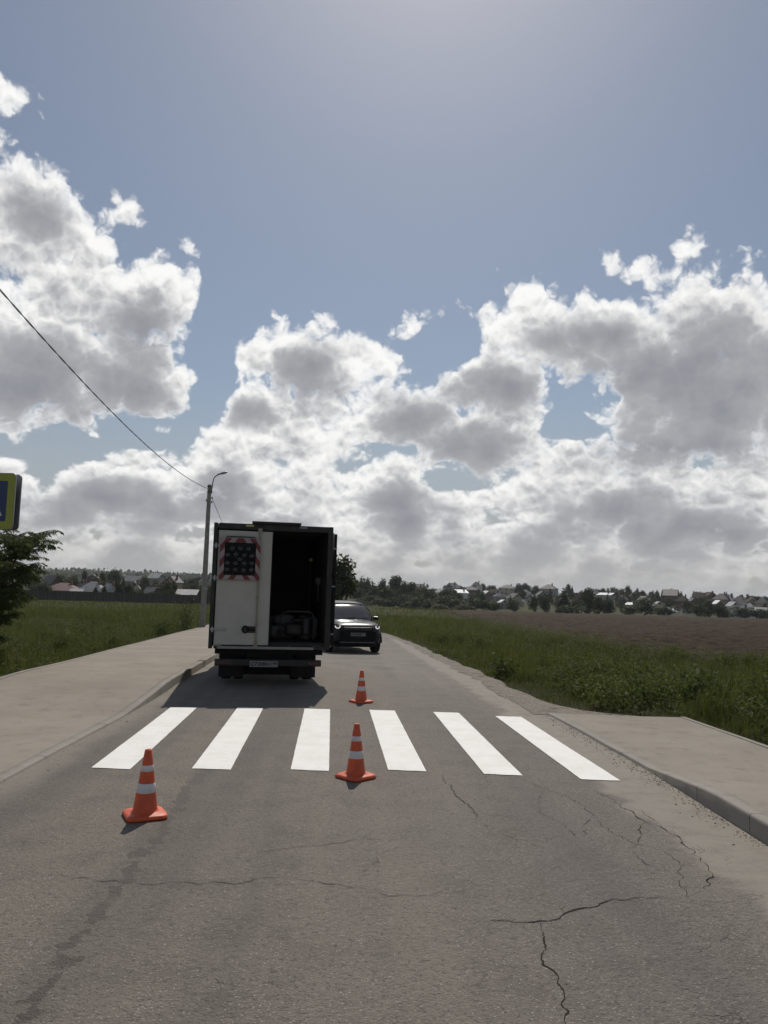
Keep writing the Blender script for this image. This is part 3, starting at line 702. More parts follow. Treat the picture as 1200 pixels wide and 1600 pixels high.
def tree(key, x, y, s, label, group, name='leafy_tree', cat='tree', sz=None, rz=None, z=None):
    tm, cm, h = TREES[key]
    root = empty(name, (x, y, (Tz(x, y) if z is None else z)-.15), random.uniform(0, 6.28) if rz is None else rz, label=label, cat=cat, group=group)
    root.scale = (s, s, s*(sz or 1))
    link('trunk', tm, root); link('crown', cm, root)
    if group: VTREES.append((root, key, group))
    return root
def hor(px): return 922+(px-600)*math.tan(ROLL)
def top_z(px, py, Y): return EYE+(hor(px)-py)/FPX*Y
def tree_px(key, px, ytop, Y, label, group=None, wpx=None, name='leafy_tree', cat='tree'):
    """a tree at distance Y whose top reaches the height seen in the photograph"""
    x = (px-600)/FPX*Y; h = top_z(px, ytop, Y)-Tz(x, Y)+.15; base = TREES[key][2]
    h = max(h, 1.2); s = h/base
    r_ = tree(key, x, Y, s, label, group, name, cat)
    if wpx:
        real = {'leafy_a': 8, 'leafy_b': 9.5, 'leafy_c': 6, 'pale_a': 6, 'spruce_a': 4.6, 'spruce_b': 4.0, 'poplar_a': 4.2, 'bush_a': 5, 'bush_b': 4.4}[key]
        sx = wpx/FPX*Y/real; r_.scale = (sx, sx, s)
    return r_
GT_ = 'trees among the far houses'
# dark stand left of the right-hand village (named clumps first)
tree_px('leafy_a', 537, 872, 96, 'bushy dark tree rising behind the black car and the lorry', None, 66, 'leafy_tree')
tree_px('leafy_b', 515, 893, 104, 'lower dark tree mostly hidden behind the open lorry door', None, 60, 'leafy_tree')
stand = [(575, 905, 330, 'leafy_b'), (590, 918, 300, 'leafy_c'), (603, 903, 345, 'poplar_a'), (618, 899, 350, 'poplar_a'), (625, 902, 352, 'leafy_a'), (636, 907, 340, 'poplar_a'), (648, 912, 330, 'leafy_a'), (560, 915, 320, 'leafy_c'), (665, 918, 325, 'leafy_b'), (612, 920, 300, 'leafy_a'), (583, 930, 285, 'leafy_b'), (655, 926, 300, 'leafy_a'), (676, 925, 310, 'leafy_a'), (700, 922, 330, 'leafy_a'), (710, 930, 320, 'leafy_c'), (636, 930, 290, 'leafy_b'), (690, 935, 300, 'leafy_b'), (600, 935, 280, 'leafy_b'), (672, 936, 292, 'leafy_b'), (620, 934, 282, 'leafy_a'), (646, 940, 280, 'leafy_b'), (565, 938, 282, 'leafy_b')]
for px, ty, Y, k in stand: tree_px(k, px, ty, Y, 'dark broadleaf tree in the dense stand beyond the road bend, left of the far houses', 'dense stand of trees left of the houses', {'poplar_a': 15, 'leafy_a': 30, 'leafy_b': 34, 'leafy_c': 24}[k])
for px, ty, Y, wp in [(655, 932, 270, 34), (700, 931, 275, 36), (717, 936, 270, 40), (745, 934, 275, 34), (760, 938, 272, 30), (806, 938, 278, 24), (575, 940, 262, 24), (776, 940, 270, 26), (728, 944, 262, 34), (690, 944, 262, 30), (1010, 936, 285, 46), (985, 946, 275, 34), (1040, 948, 280, 30), (1165, 950, 290, 40), (1190, 952, 286, 36)]:
    tree_px('pale_a', px, ty, Y, 'grey-green willow-like bush in the row below the far houses', 'pale bushes below the far houses', wp, 'willow_bush', 'bush')
front = [(837, 932, 262, 'leafy_c', 16), (853, 934, 262, 'leafy_a', 16), (884, 918, 268, 'spruce_a', 26), (905, 938, 265, 'leafy_c', 30), (921, 917, 268, 'poplar_a', 22), (938, 934, 262, 'leafy_a', 26), (952, 936, 264, 'leafy_c', 24), (895, 945, 258, 'bush_b', 40), (1094, 944, 268, 'leafy_b', 30), (1108, 940, 270, 'leafy_a', 22), (1124, 944, 268, 'leafy_b', 28), (1134, 952, 266, 'bush_b', 18)]
LBL = ['narrow dark tree at the left end of the trees fringing the field', 'second dark tree from the left fringing the field, just right of the narrow one', 'tall dark spruce at the field edge with pointed top', 'round dark bushy tree just right of the tall spruce', 'tall slim dark tree right of the spruce at the field edge', 'dark bushy tree touching the slim one on its right', 'rightmost dark bush of the middle clump at the field edge', 'low dark thicket under the tall spruce', 'left dark tree of the clump near the right edge of the field', 'tallest tree of the dark clump near the right edge of the field', 'right dark tree of the clump near the right edge of the field', 'low shrub at the right foot of the dark clump']
for (px, ty, Y, k, wp), lb in zip(front, LBL): tree_px(k, px, ty, Y, lb, None, wp, 'spruce' if 'spruce' in k else 'leafy_tree')
# trees between and behind the houses on the slope
rr = random.Random(4)
for i in range(135):
    px = rr.uniform(560, 1330); Y = rr.uniform(330, 520); k = rr.choice(['leafy_a', 'leafy_b', 'leafy_c', 'leafy_c', 'spruce_a', 'spruce_b', 'pale_a', 'leafy_a', 'poplar_a'])
    x = (px-600)/FPX*Y; h = rr.uniform(4.0, 7.2)*(1.15 if 'spruce' in k or 'poplar' in k else 1)
    tree(k, x, Y, h/TREES[k][2], 'dark tree growing between the houses on the right-hand slope', 'trees between the houses on the slope', 'spruce' if 'spruce' in k else 'leafy_tree').scale *= 1.0
crest = [(560, 906), (568, 903), (578, 901), (722, 914), (757, 912), (769, 914), (812, 911), (817, 913), (822, 912), (828, 915), (841, 914), (890, 913), (896, 914), (937, 921), (945, 920), (952, 918), (959, 917), (966, 921), (975, 919), (984, 914), (998, 918), (1006, 922), (1022, 922), (1030, 924), (1049, 920), (1085, 922), (1101, 927), (1160, 930), (1185, 932)]
for px, ty in crest:
    k = rr.choice(['spruce_a', 'leafy_c', 'leafy_a', 'poplar_a', 'spruce_b'])
    tree_px(k, px, ty, rr.uniform(470, 540), 'tree standing on the skyline above the right-hand houses', 'skyline trees above the right-hand houses', rr.uniform(9, 16), 'spruce' if 'spruce' in k else 'leafy_tree')
# left side: trees among the roofs behind the board fence
lt = [(72, 912, 200, 'leafy_b', 34), (137, 893, 330, 'leafy_a', 12), (120, 900, 300, 'leafy_b', 18), (165, 895, 320, 'leafy_c', 14), (180, 891, 340, 'leafy_b', 22), (188, 893, 335, 'leafy_a', 18), (198, 900, 215, 'spruce_a', 14), (207, 912, 195, 'leafy_b', 22), (156, 918, 176, 'leafy_c', 9), (170, 915, 178, 'poplar_a', 8), (192, 912, 190, 'leafy_a', 20), (232, 903, 300, 'leafy_a', 22), (250, 908, 280, 'leafy_b', 22), (268, 905, 300, 'leafy_a', 22), (276, 908, 230, 'leafy_c', 14), (290, 907, 320, 'leafy_b', 24), (303, 905, 330, 'leafy_a', 20), (318, 903, 320, 'leafy_a', 20), (330, 908, 300, 'leafy_b', 20), (222, 921, 185, 'bush_b', 26), (245, 924, 182, 'bush_b', 22), (262, 921, 190, 'bush_b', 24), (60, 905, 260, 'leafy_a', 30), (30, 900, 300, 'leafy_b', 40), (5, 902, 290, 'leafy_a', 40), (-40, 900, 300, 'leafy_b', 40), (100, 903, 290, 'leafy_a', 24), (275, 922, 180, 'leafy_c', 14), (322, 920, 200, 'leafy_b', 22), (345, 912, 230, 'leafy_a', 30), (370, 908, 250, 'leafy_b', 30), (420, 910, 260, 'leafy_a', 30), (460, 908, 260, 'leafy_b', 30)]
for px, ty, Y, k, wp in lt: tree_px(k, px, ty, Y, 'dark tree among the roofs beyond the long board fence on the left', 'trees beyond the board fence', wp, 'spruce' if 'spruce' in k else 'leafy_tree')

for i in range(64):
    px = rr.uniform(-120, 520); Y = rr.uniform(215, 470); k = rr.choice(['leafy_a', 'leafy_b', 'leafy_c', 'pale_a', 'spruce_b', 'bush_b', 'leafy_b'])
    h = rr.uniform(3.0, 5.6); tree(k, (px-600)/FPX*Y, Y, h/TREES[k][2], 'dark tree among the roofs beyond the long board fence on the left', 'trees beyond the board fence', 'spruce' if 'spruce' in k else 'leafy_tree')
# wooded ridge on the left horizon (reads as one mass)
hx = np.linspace(-1700, 150, 400); hy = np.linspace(1440, 1640, 8)
nT = 9000; rg = np.random.default_rng(3); X = rg.uniform(-1900, 300, nT); Y = rg.uniform(1050, 1700, nT); Z = T(X, Y)
P = np.repeat(np.stack([X, Y, Z+2.5], 1), 5, 0)+rg.normal(0, 2.4, (nT*5, 3)); D = unit(rg.normal(0, 1, P.shape)); N_ = unit(rg.normal(0, 1, P.shape)); L = rg.uniform(4, 8, len(P))
V, F, tint = quads_from(P, D, N_, L, L*.8, 0, rg.uniform(0, 1, len(P)))
tag(link('far_wood', np_mesh('far_wood', V, F, [M_LEAF], False, {'tint': tint})), kind='stuff', cat='wood', label='distant wood covering the low ridge on the left horizon')

# low leafy mounds of scrub scattered through both verges
for sd_, fn, n_, lab in ((61, left_pts, 60, 'low leafy scrub mounds in the grass left of the pavement'), (62, right_pts, 110, 'low leafy scrub mounds in the grass right of the road')):
    rg = np.random.default_rng(sd_); x, y = fn(rg, n_*3); k = (y > 11) & (y < 60) & ((x < WALK_L(y)-.7) if sd_ == 61 else (x > ROAD_R(y)+np.where(y < 13, 2.9, 1.3))); x, y = x[k][:n_], y[k][:n_]
    if sd_ == 61: x = np.append(x, [-9.2, -8.4, -9.9]); y = np.append(y, [22.5, 23.5, 24.5])
    C, Rr = [], []
    for a, b in zip(x, y):
        R0 = rg.uniform(.18, .42)
        for q in range(5): C.append((a+rg.normal(0, R0*.7), b+rg.normal(0, R0*.7), Tz(a, b)-.05+R0*rg.uniform(.3, 1.0))); Rr.append(R0*rg.uniform(.5, .9))
    V, F, tint = clump_crown(rg, C, Rr, 34000 if sd_ == 61 else 52000, .062, .0)
    tag(link('scrub', np_mesh('scrub', V, F, [M_WEED], False, {'tint': tint})), kind='stuff', cat='scrub', label=lab)

# ------------------------------------------------------------------ long-leaved tree at the left edge, behind the road sign
def near_tree():
    rg = np.random.default_rng(21); bx, by = -9.3, 17.6; bz = Tz(bx, by)-.15
    root = empty('ash_maple_tree', (bx, by, bz), 0, label='leafy tree with long drooping leaves at the left edge behind the crossing sign', cat='tree')
    mb = MB(); tips = []
    for s0 in range(5):
        a = s0*1.3+.2; lean = .18+.1*(s0 % 3)
        p = Vector((.12*math.cos(a), .12*math.sin(a), 0)); d = Vector((math.cos(a)*lean, math.sin(a)*lean, 1)).normalized(); pts = [p.copy()]
        for k in range(8): d = (d+Vector(rg.normal(0, .09, 3))).normalized(); p = p+d*.40; pts.append(p.copy())
        mb.tube(pts, [.06*(1-i/9.5) for i in range(9)], 7)
        for k in range(1, 9):
            for q in range(9):
                b = pts[k].copy(); a2 = rg.uniform(0, 6.28); dd = Vector((math.cos(a2), math.sin(a2), rg.uniform(.0, .7))).normalized(); tw = [b.copy()]
                for j in range(5): dd = (dd+Vector(rg.normal(0, .13, 3))+Vector((0, 0, -.06))).normalized(); b = b+dd*rg.uniform(.09, .19); tw.append(b.copy()); 
                mb.tube(tw, [.016*(1-j/7) for j in range(6)], 5, cap=False)
                for j in range(1, 6): tips.append((tw[j], dd.copy()))
    mb.build('trunk', M_BARK, root)
    P, D, L = [], [], []
    for p, d in tips:
        for q in range(6):   # compound leaf: pairs of leaflets along a drooping stalk
            a = rg.uniform(0, 6.28); sd = Vector((math.cos(a), math.sin(a), -.15)).normalized(); b = Vector(p)
            for j in range(3):
                b = b+sd*.055; sd = (sd+Vector((0, 0, -.16))).normalized()
                side = sd.cross(Vector((0, 0, 1))).normalized()
                for sg in (-1, 1): P.append(b[:]); D.append((sd*.6+side*sg*.7+Vector((0, 0, -.35)))[:]); L.append(rg.uniform(.06, .10))
            P.append(b[:]); D.append((sd+Vector((0, 0, -.3)))[:]); L.append(rg.uniform(.06, .11))
    P, D, L = np.array(P), unit(np.array(D)), np.array(L)
    N_ = unit(np.stack([rg.normal(0, .5, len(P)), rg.normal(0, .5, len(P)), np.ones(len(P))], 1))
    V, F, tint = quads_from(P, D, N_, L, L*.36, .2, rg.uniform(0, 1, len(P)))
    link('crown', np_mesh('crown', V, F, [M_ASHL], False, {'tint': tint}), root)
near_tree()
def shrub(px, y, h, wd, n, seed, label):
    rg = np.random.default_rng(seed); x = (px-600)/FPX*y
    root = empty('sapling', (x, y, Tz(x, y)-.12), 0, label=label, cat='shrub')
    mb = MB(); P, D, L = [], [], []
    for s0 in range(7):
        a = rg.uniform(0, 6.28); d = Vector((math.cos(a)*.3, math.sin(a)*.3, 1)).normalized(); p = Vector((0, 0, 0)); pts = [p.copy()]
        for k in range(6): d = (d+Vector(rg.normal(0, .1, 3))).normalized(); p = p+d*h/6; pts.append(p.copy())
        mb.tube(pts, [.018*(1-i/8) for i in range(7)], 5)
        for q in range(n//7):
            k = rg.uniform(1.5, 6); b = pts[int(k)]; o_ = rg.normal(0, wd*.25, 3); P.append((b.x+o_[0], b.y+o_[1], max(.05, b.z+o_[2]*.6))); D.append(rg.normal(0, 1, 3)+np.array([0, 0, .1])); L.append(rg.uniform(.07, .15))
    mb.build('stem', M_BARK, root); P, D, L = np.array(P), unit(np.array(D)), np.array(L)
    N_ = unit(rg.normal(0, .6, P.shape)+np.array([0, 0, 1])); V, F, tint = quads_from(P, D, N_, L, L*.45, .15, rg.uniform(.2, 1, len(P)))
    link('foliage', np_mesh('foliage', V, F, [M_ASHL], False, {'tint': tint}), root)
shrub(297, 41, 1.75, 1.0, 700, 1, 'young leafy sapling just left of the lamp post')
shrub(262, 37, .9, .8, 500, 2, 'low pale leafy shrub in the grass left of the sapling')
shrub(1102, 14.6, .62, .8, 900, 3, 'low dark shrub overhanging the far corner of the right pavement')
shrub(790, 19, .55, .7, 400, 4, 'small leafy shrub in the grass where the right verge begins')

# ------------------------------------------------------------------ houses
def roofmat(name, c, rough=.5, metal=.0, freq=14, spec=.5):
    m, t = mat(name); p = objc(t); x, y, z = t.sep(p)
    n_ = t.noise(p, .8, 4, .6); c_ = t.mix(t.ramp(n_, .3, .7), tuple(v*.8 for v in c), tuple(min(.95, v*1.15) for v in c))
    wv_ = t.n('ShaderNodeTexWave', wave_type='BANDS', bands_direction='X'); wv_.inputs['Scale'].default_value = 1.6; t.put(wv_.inputs['Vector'], p)
    out(t, bsdf(t, c_, rough, metal, spec, bump(t, wv_.outputs['Fac'], .5, .05))); return m
RM = dict(grey=roofmat('roof_grey', (.12, .12, .125), .65, spec=.15), dark=roofmat('roof_dark', (.040, .034, .032), .6), brown=roofmat('roof_brown', (.042, .026, .021), .7, spec=.1), red=roofmat('roof_red', (.16, .062, .055), .5),
          pale=roofmat('roof_pale', (.28, .28, .28), .6, spec=.2), white=roofmat('roof_white', (.72, .72, .72), .5, spec=.3), mauve=roofmat('roof_mauve', (.14, .075, .075), .6, spec=.2), green=roofmat('roof_green', (.05, .085, .065), .5))
WM = dict(beige=plain('wall_beige', (.42, .36, .27), .9), brick=plain('wall_brick', (.13, .075, .055), .9), white=plain('wall_white', (.58, .56, .52), .9), grey=plain('wall_grey', (.26, .25, .235), .9), dark=plain('wall_timber', (.09, .065, .045), .9), sand=plain('wall_sand', (.36, .29, .19), .9))
M_GLASSF = plain('far_glass', (.03, .035, .04), .08, 0, .1); M_TRIM = plain('window_trim', (.5, .49, .47), .7); M_CHIM = plain('chimney_brick', (.17, .09, .065), .9)
def house(x, y, w_, d_, hw, hr, kind, roof, wall, rz, label, z=None, name='house', cat='house', group=None, chim=True, storeys=2):
    root = empty(name, (x, y, (Tz(x, y) if z is None else z)-.1), rz, label=label, cat=cat, group=group)
    mb = MB(); mb.box(-w_/2, w_/2, -d_/2, d_/2, -.6, hw)
    if kind in ('gable', 'cross'): 
        mb.prism([(-w_/2, hw), (w_/2, hw), (0, hw+hr*.985)], -d_/2+.001, d_/2-.001)
    mb.build('wall', WM[wall], root)
    rb = MB(); e = .45
    if kind in ('gable', 'cross'):
        sl = hr/(w_/2)
        for s_ in (-1, 1):
            a, b = s_*(w_/2+e), 0; za, zb = hw-e*sl, hw+hr
            vs = [(a, -d_/2-e, za), (a, d_/2+e, za), (b, d_/2+e, zb), (b, -d_/2-e, zb)]; vs += [(q[0], q[1], q[2]+.16) for q in vs]
            rb.add(vs, [(0, 1, 2, 3), (7, 6, 5, 4), (0, 4, 5, 1), (1, 5, 6, 2), (2, 6, 7, 3), (3, 7, 4, 0)])
        if kind == 'cross':
            w2 = w_*.42; z0 = hw+.2; vs = [(-w2/2, -d_/2-.9, z0), (w2/2, -d_/2-.9, z0), (0, -d_/2-.9, z0+w2*.45), (-w2/2, 0, z0), (w2/2, 0, z0), (0, 0, z0+w2*.45)]
            rb.add(vs, [(0, 1, 2), (0, 2, 5, 3), (1, 4, 5, 2), (3, 5, 4)])
    elif kind == 'hip':
        k = min(w_, d_)/2+e; W2, D2 = w_/2+e, d_/2+e; rx, ry_ = max(W2-k, .05), max(D2-k, .05)
        vs = [(-W2, -D2, hw-.1), (W2, -D2, hw-.1), (W2, D2, hw-.1), (-W2, D2, hw-.1), (-rx, -ry_, hw+hr), (rx, -ry_, hw+hr), (rx, ry_, hw+hr), (-rx, ry_, hw+hr)]
        rb.add(vs, [(0, 1, 5, 4), (1, 2, 6, 5), (2, 3, 7, 6), (3, 0, 4, 7), (4, 5, 6, 7), (3, 2, 1, 0)])
    elif kind == 'shed':
        vs = [(-w_/2-e, -d_/2-e, hw-.1), (w_/2+e, -d_/2-e, hw-.1), (w_/2+e, d_/2+e, hw+hr), (-w_/2-e, d_/2+e, hw+hr)]; vs += [(q[0], q[1], q[2]+.12) for q in vs]
        rb.add(vs, [(3, 2, 1, 0), (4, 5, 6, 7), (0, 1, 5, 4), (1, 2, 6, 5), (2, 3, 7, 6), (3, 0, 4, 7)])
    rf = rb.build('roof', RM[roof], root)
    if chim: MB().box(w_*.18, w_*.18+.6, -.3, .3, hw, hw+hr+.7).build('chimney', M_CHIM, rf)
    n_ = max(2, int(w_/3)); fl = max(1, int((hw+.3)/2.7))
    for f_ in range(fl):
        for i in range(n_):
            cx = -w_/2+w_*(i+.5)/n_; z0 = .9+f_*2.7
            if z0+1.3 > hw: continue
            wf = MB().box(cx-.62, cx+.62, -d_/2-.05, -d_/2+.03, z0-.1, z0+1.35).build('window', M_TRIM, root)
            MB().box(cx-.5, cx+.5, -d_/2-.07, -d_/2-.04, z0, z0+1.25).build('pane', M_GLASSF, wf)
    if kind in ('gable', 'cross'):
        wf = MB().box(-.5, .5, -d_/2-.05, -d_/2+.03, hw+.3, hw+1.4).build('window', M_TRIM, root); MB().box(-.4, .4, -d_/2-.07, -d_/2-.04, hw+.4, hw+1.3).build('pane', M_GLASSF, wf)
    return root
def house_px(px, ytop, wpx, h_tot, hr, kind, roof, wall, label, Y=None, rz=None, d_=None, **kw):
    """distance chosen so the ridge height lands where the photograph has it"""
    if Y is None:
        best = None
        for yy in range(285, 560, 5):
            e_ = abs(Tz((px-600)/FPX*yy, yy)+h_tot-top_z(px, ytop, yy))
            if best is None or e_ < best[0]: best = (e_, yy)
        Y = best[1]
    x = (px-600)/FPX*Y; w_ = wpx/FPX*Y
    z = None
    if kw.pop('lift', False): z = top_z(px, ytop, Y)-h_tot
    return house(x, Y, w_, d_ or w_*.8, h_tot-hr, hr, kind, roof, wall, rz if rz is not None else -math.atan2(x, Y)+random.uniform(-.35, .35), label, z=z, **kw)
RH = [ # px, top, width, height, roof height, kind, roof, wall, label
 (582, 908, 18, 5.5, 1.4, 'hip', 'white', 'grey', 'house with a bright white roof among treetops above the dense stand'),
 (650, 912, 22, 8, 2.6, 'gable', 'grey', 'grey', 'grey gabled house peeping over the right end of the dense stand'),
 (662, 912, 16, 7.5, 2.2, 'hip', 'dark', 'brick', 'dark hip-roofed house touching the grey gable above the stand'),
 (710, 911, 19, 8, 2.8, 'cross', 'grey', 'grey', 'grey house with a side gable left of the high pointed roof'),
 (724, 921, 17, 6.5, 1.6, 'shed', 'white', 'white', 'white house with a pale sloping roof low on the slope'),
 (747, 909, 17, 9, 3.2, 'gable', 'dark', 'white', 'tall house with a high pointed dark roof on the skyline'),
 (738, 916, 26, 6.5, 2, 'hip', 'grey', 'brick', 'wide grey-roofed house in front of the high pointed roof'),
 (763, 923, 13, 5.5, 1.6, 'gable', 'white', 'brick', 'small house with a glinting white gable roof right of the wide one'),
 (774, 921, 12, 5.5, 1.8, 'gable', 'brown', 'dark', 'brown timber house beside the glinting white gable'),
 (796, 913, 26, 7.5, 2.2, 'hip', 'grey', 'beige', 'broad beige house with a grey hip roof on the skyline'),
 (783, 926, 17, 5.5, 1.8, 'hip', 'grey', 'grey', 'small grey hip-roofed house below the broad beige one'),
 (807, 927, 18, 6, 2, 'gable', 'grey', 'sand', 'sand coloured gabled house below and right of the broad beige one'),
 (789, 937, 17, 3.8, 1.3, 'gable', 'white', 'grey', 'low shed with a bright white roof nearest the field, under the broad beige house'),
 (813, 934, 13, 4, 1.5, 'gable', 'pale', 'sand', 'small pale-roofed outbuilding right of the low white shed'),
 (860, 913, 24, 9, 2.6, 'hip', 'dark', 'grey', 'big square two-storey grey house with a dark roof on the skyline'),
 (848, 924, 16, 6, 2, 'gable', 'grey', 'dark', 'timber house with grey roof below the big square one'),
 (905, 926, 15, 6, 2, 'gable', 'brown', 'brick', 'brick house with brown roof seen between spruce and slim tree'),
 (948, 926, 21, 5.2, 1.2, 'shed', 'white', 'grey', 'house with one bright white sloping roof right of the slim dark tree'),
 (973, 930, 15, 6, 2, 'gable', 'dark', 'brick', 'dark-roofed brick house right of the bright white sloping roof'),
 (988, 941, 14, 3.5, 1, 'shed', 'white', 'white', 'long low white shed roof at the field edge'),
 (1008, 931, 20, 6.5, 2.6, 'gable', 'grey', 'sand', 'steep grey-roofed house in mid village'),
 (1026, 930, 14, 6.5, 3, 'gable', 'dark', 'brick', 'steep dark gable touching the grey-roofed house in mid village'),
 (1050, 921, 25, 8, 3.4, 'cross', 'dark', 'dark', 'large dark house with steep crossed gables on the skyline'),
 (1045, 950, 19, 3.6, 1.2, 'gable', 'white', 'white', 'white-roofed shed at the field edge in front of the mid village'),
 (1068, 931, 20, 7, 2.4, 'hip', 'brown', 'brick', 'brown hip-roofed brick house below the large dark one'),
 (1083, 935, 18, 6, 2.2, 'gable', 'grey', 'brick', 'brick house with a plain grey gable roof behind the dark clump'),
 (1094, 926, 20, 8, 2.8, 'gable', 'brown', 'brick', 'leftmost of three tall brown-roofed houses in a row near the right'),
 (1110, 925, 22, 8.5, 2.8, 'cross', 'brown', 'brick', 'middle of three tall brown-roofed houses, with a front gable'),
 (1128, 927, 22, 8.5, 2.8, 'hip', 'dark', 'brick', 'rightmost of three tall brown-roofed houses near the right'),
 (1123, 938, 13, 5.2, 1.6, 'gable', 'white', 'brick', 'brick house with a bright white roof edge below the three tall ones'),
 (1142, 929, 11, 8, 3, 'gable', 'white', 'grey', 'narrow house with a glaring white gable right of the three tall ones'),
 (1156, 931, 20, 7.5, 2.4, 'hip', 'dark', 'white', 'white two-storey house with dark hip roof near the right edge'),
 (1159, 948, 32, 4.8, 1.5, 'gable', 'grey', 'white', 'long low white building with grey roof near the right edge of the field'),
 (1176, 933, 18, 7, 2.4, 'gable', 'brown', 'sand', 'sand house with brown gable near the right edge'),
 (1192, 934, 18, 7, 2.4, 'hip', 'grey', 'beige', 'beige house with grey hip roof at the right edge'),
 (1190, 949, 20, 4.5, 1.8, 'gable', 'pale', 'brick', 'low brick house with pale roof at the right edge by the bushes'),
 (693, 920, 15, 5.5, 1.8, 'gable', 'pale', 'white', 'white gabled house with pale roof between the stand and the pale sloping roof'),
 (823, 921, 15, 6, 2, 'hip', 'pale', 'white', 'white house with pale hip roof between the broad beige and the big square ones'),
 (835, 929, 14, 5, 1.8, 'gable', 'grey', 'beige', 'small beige house below and left of the big square one'),
 (876, 928, 15, 6, 2, 'gable', 'pale', 'sand', 'sand house with pale roof half behind the tall spruce'),
 (930, 921, 15, 6.5, 2, 'gable', 'grey', 'white', 'white gabled house just behind the slim dark tree'),
 (963, 922, 15, 6.5, 2, 'hip', 'grey', 'white', 'white house with grey hip roof above the bright white sloping roof'),
 (993, 925, 14, 6, 2, 'hip', 'brown', 'beige', 'beige house with brown hip roof left of the steep grey roof'),
 (1030, 940, 16, 5, 1.6, 'gable', 'pale', 'beige', 'low beige house with pale roof above the white-roofed field-edge shed'),
 (1075, 944, 18, 4.5, 1.6, 'hip', 'grey', 'white', 'low white house with grey hip roof left of the dark clump'),
 (1146, 940, 16, 5.5, 1.8, 'gable', 'pale', 'white', 'white house with pale gable above the long low white building'),
 (1172, 942, 15, 5, 1.8, 'hip', 'pale', 'beige', 'small beige house with pale hip roof near the right edge'),
 (1225, 934, 26, 8, 2.6, 'gable', 'dark', 'brick', 'brick house just beyond the right edge of the picture'), (1265, 936, 26, 8, 2.6, 'hip', 'grey', 'white', 'white house beyond the right edge of the picture')]
for r_ in RH:
    if r_[5] in ('gable', 'cross'): house_px(*r_, rz=-math.atan2((r_[0]-600), FPX)+random.choice([0.0, .5, 1.35, -.5])+random.uniform(-.2, .2))
    else: house_px(*r_)
LH = [
 (106, 910, 52, 4.8, 1.9, 'hip', 'mauve', 'brick', 'low house with a wide faded pink hip roof behind the board fence', 205, 0.05),
 (152, 908, 39, 5.6, 2.4, 'hip', 'pale', 'beige', 'beige house with a pale grey hip roof behind the board fence', 196, .0),
 (176, 911, 24, 4.9, 1.9, 'hip', 'pale', 'beige', 'beige wing with a lower pale hip roof joined to the right of the larger one', 193, .1),
 (125, 920, 15, 3.1, 1.1, 'shed', 'pale', 'grey', 'small lean-to with a pale roof between the pink roof and the beige house', 188, .1),
 (88, 899, 34, 7.5, 4, 'gable', 'dark', 'dark', 'large dark steep-roofed house behind the pink roof', 255, .9),
 (151, 898, 20, 6.5, 1.6, 'gable', 'dark', 'brick', 'brick house with dark roof above the pale hip roof', 300, .2),
 (135, 906, 15, 6, 1.6, 'gable', 'brown', 'grey', 'tall brown-roofed house between the pink and the pale roofs', 265, .2),
 (215, 900, 30, 5.5, 2, 'gable', 'grey', 'grey', 'grey house with a long grey roof right of the pointed spruce', 310, 1.4),
 (249, 896, 22, 6, 2, 'gable', 'pale', 'grey', 'pale-roofed house high on the left slope with a sunlit ridge', 350, 1.3),
 (216, 909, 14, 4.5, 1.6, 'gable', 'pale', 'beige', 'small beige gabled house below the long grey roof', 235, .2),
 (297, 921, 28, 3.0, 1.6, 'shed', 'pale', 'grey', 'shed with a broad pale sloping roof left of the lamp post', 186, .05),
 (262, 905, 22, 5, 2, 'gable', 'brown', 'brick', 'brown-roofed brick house up the slope left of the lamp post', 270, .5),
 (277, 901, 20, 5, 2, 'gable', 'dark', 'sand', 'sand house with dark roof up the slope near the lamp post', 300, -.4),
 (243, 918, 18, 3.2, 1.2, 'gable', 'grey', 'dark', 'low timber shed with grey roof just behind the fence', 190, 1.2),
 (326, 900, 20, 6, 2.2, 'hip', 'grey', 'beige', 'beige house seen between lamp post and lorry', 300, .3),
 (20, 900, 40, 6, 2.4, 'hip', 'grey', 'beige', 'beige house hidden behind the leafy tree at the left edge', 240, .3), (-60, 902, 50, 6, 2.4, 'gable', 'brown', 'brick', 'brick house beyond the left edge of the picture', 240, .3)]
for px, ty, wp, h_, hr, kd, rf, wl, lb, Y, rz in LH: house_px(px, ty, wp, h_, hr, kd, rf, wl, lb, Y=Y, rz=rz, lift=True, chim=kd != 'shed')
def far_roof(px, ty, wp, Y, rf): pass

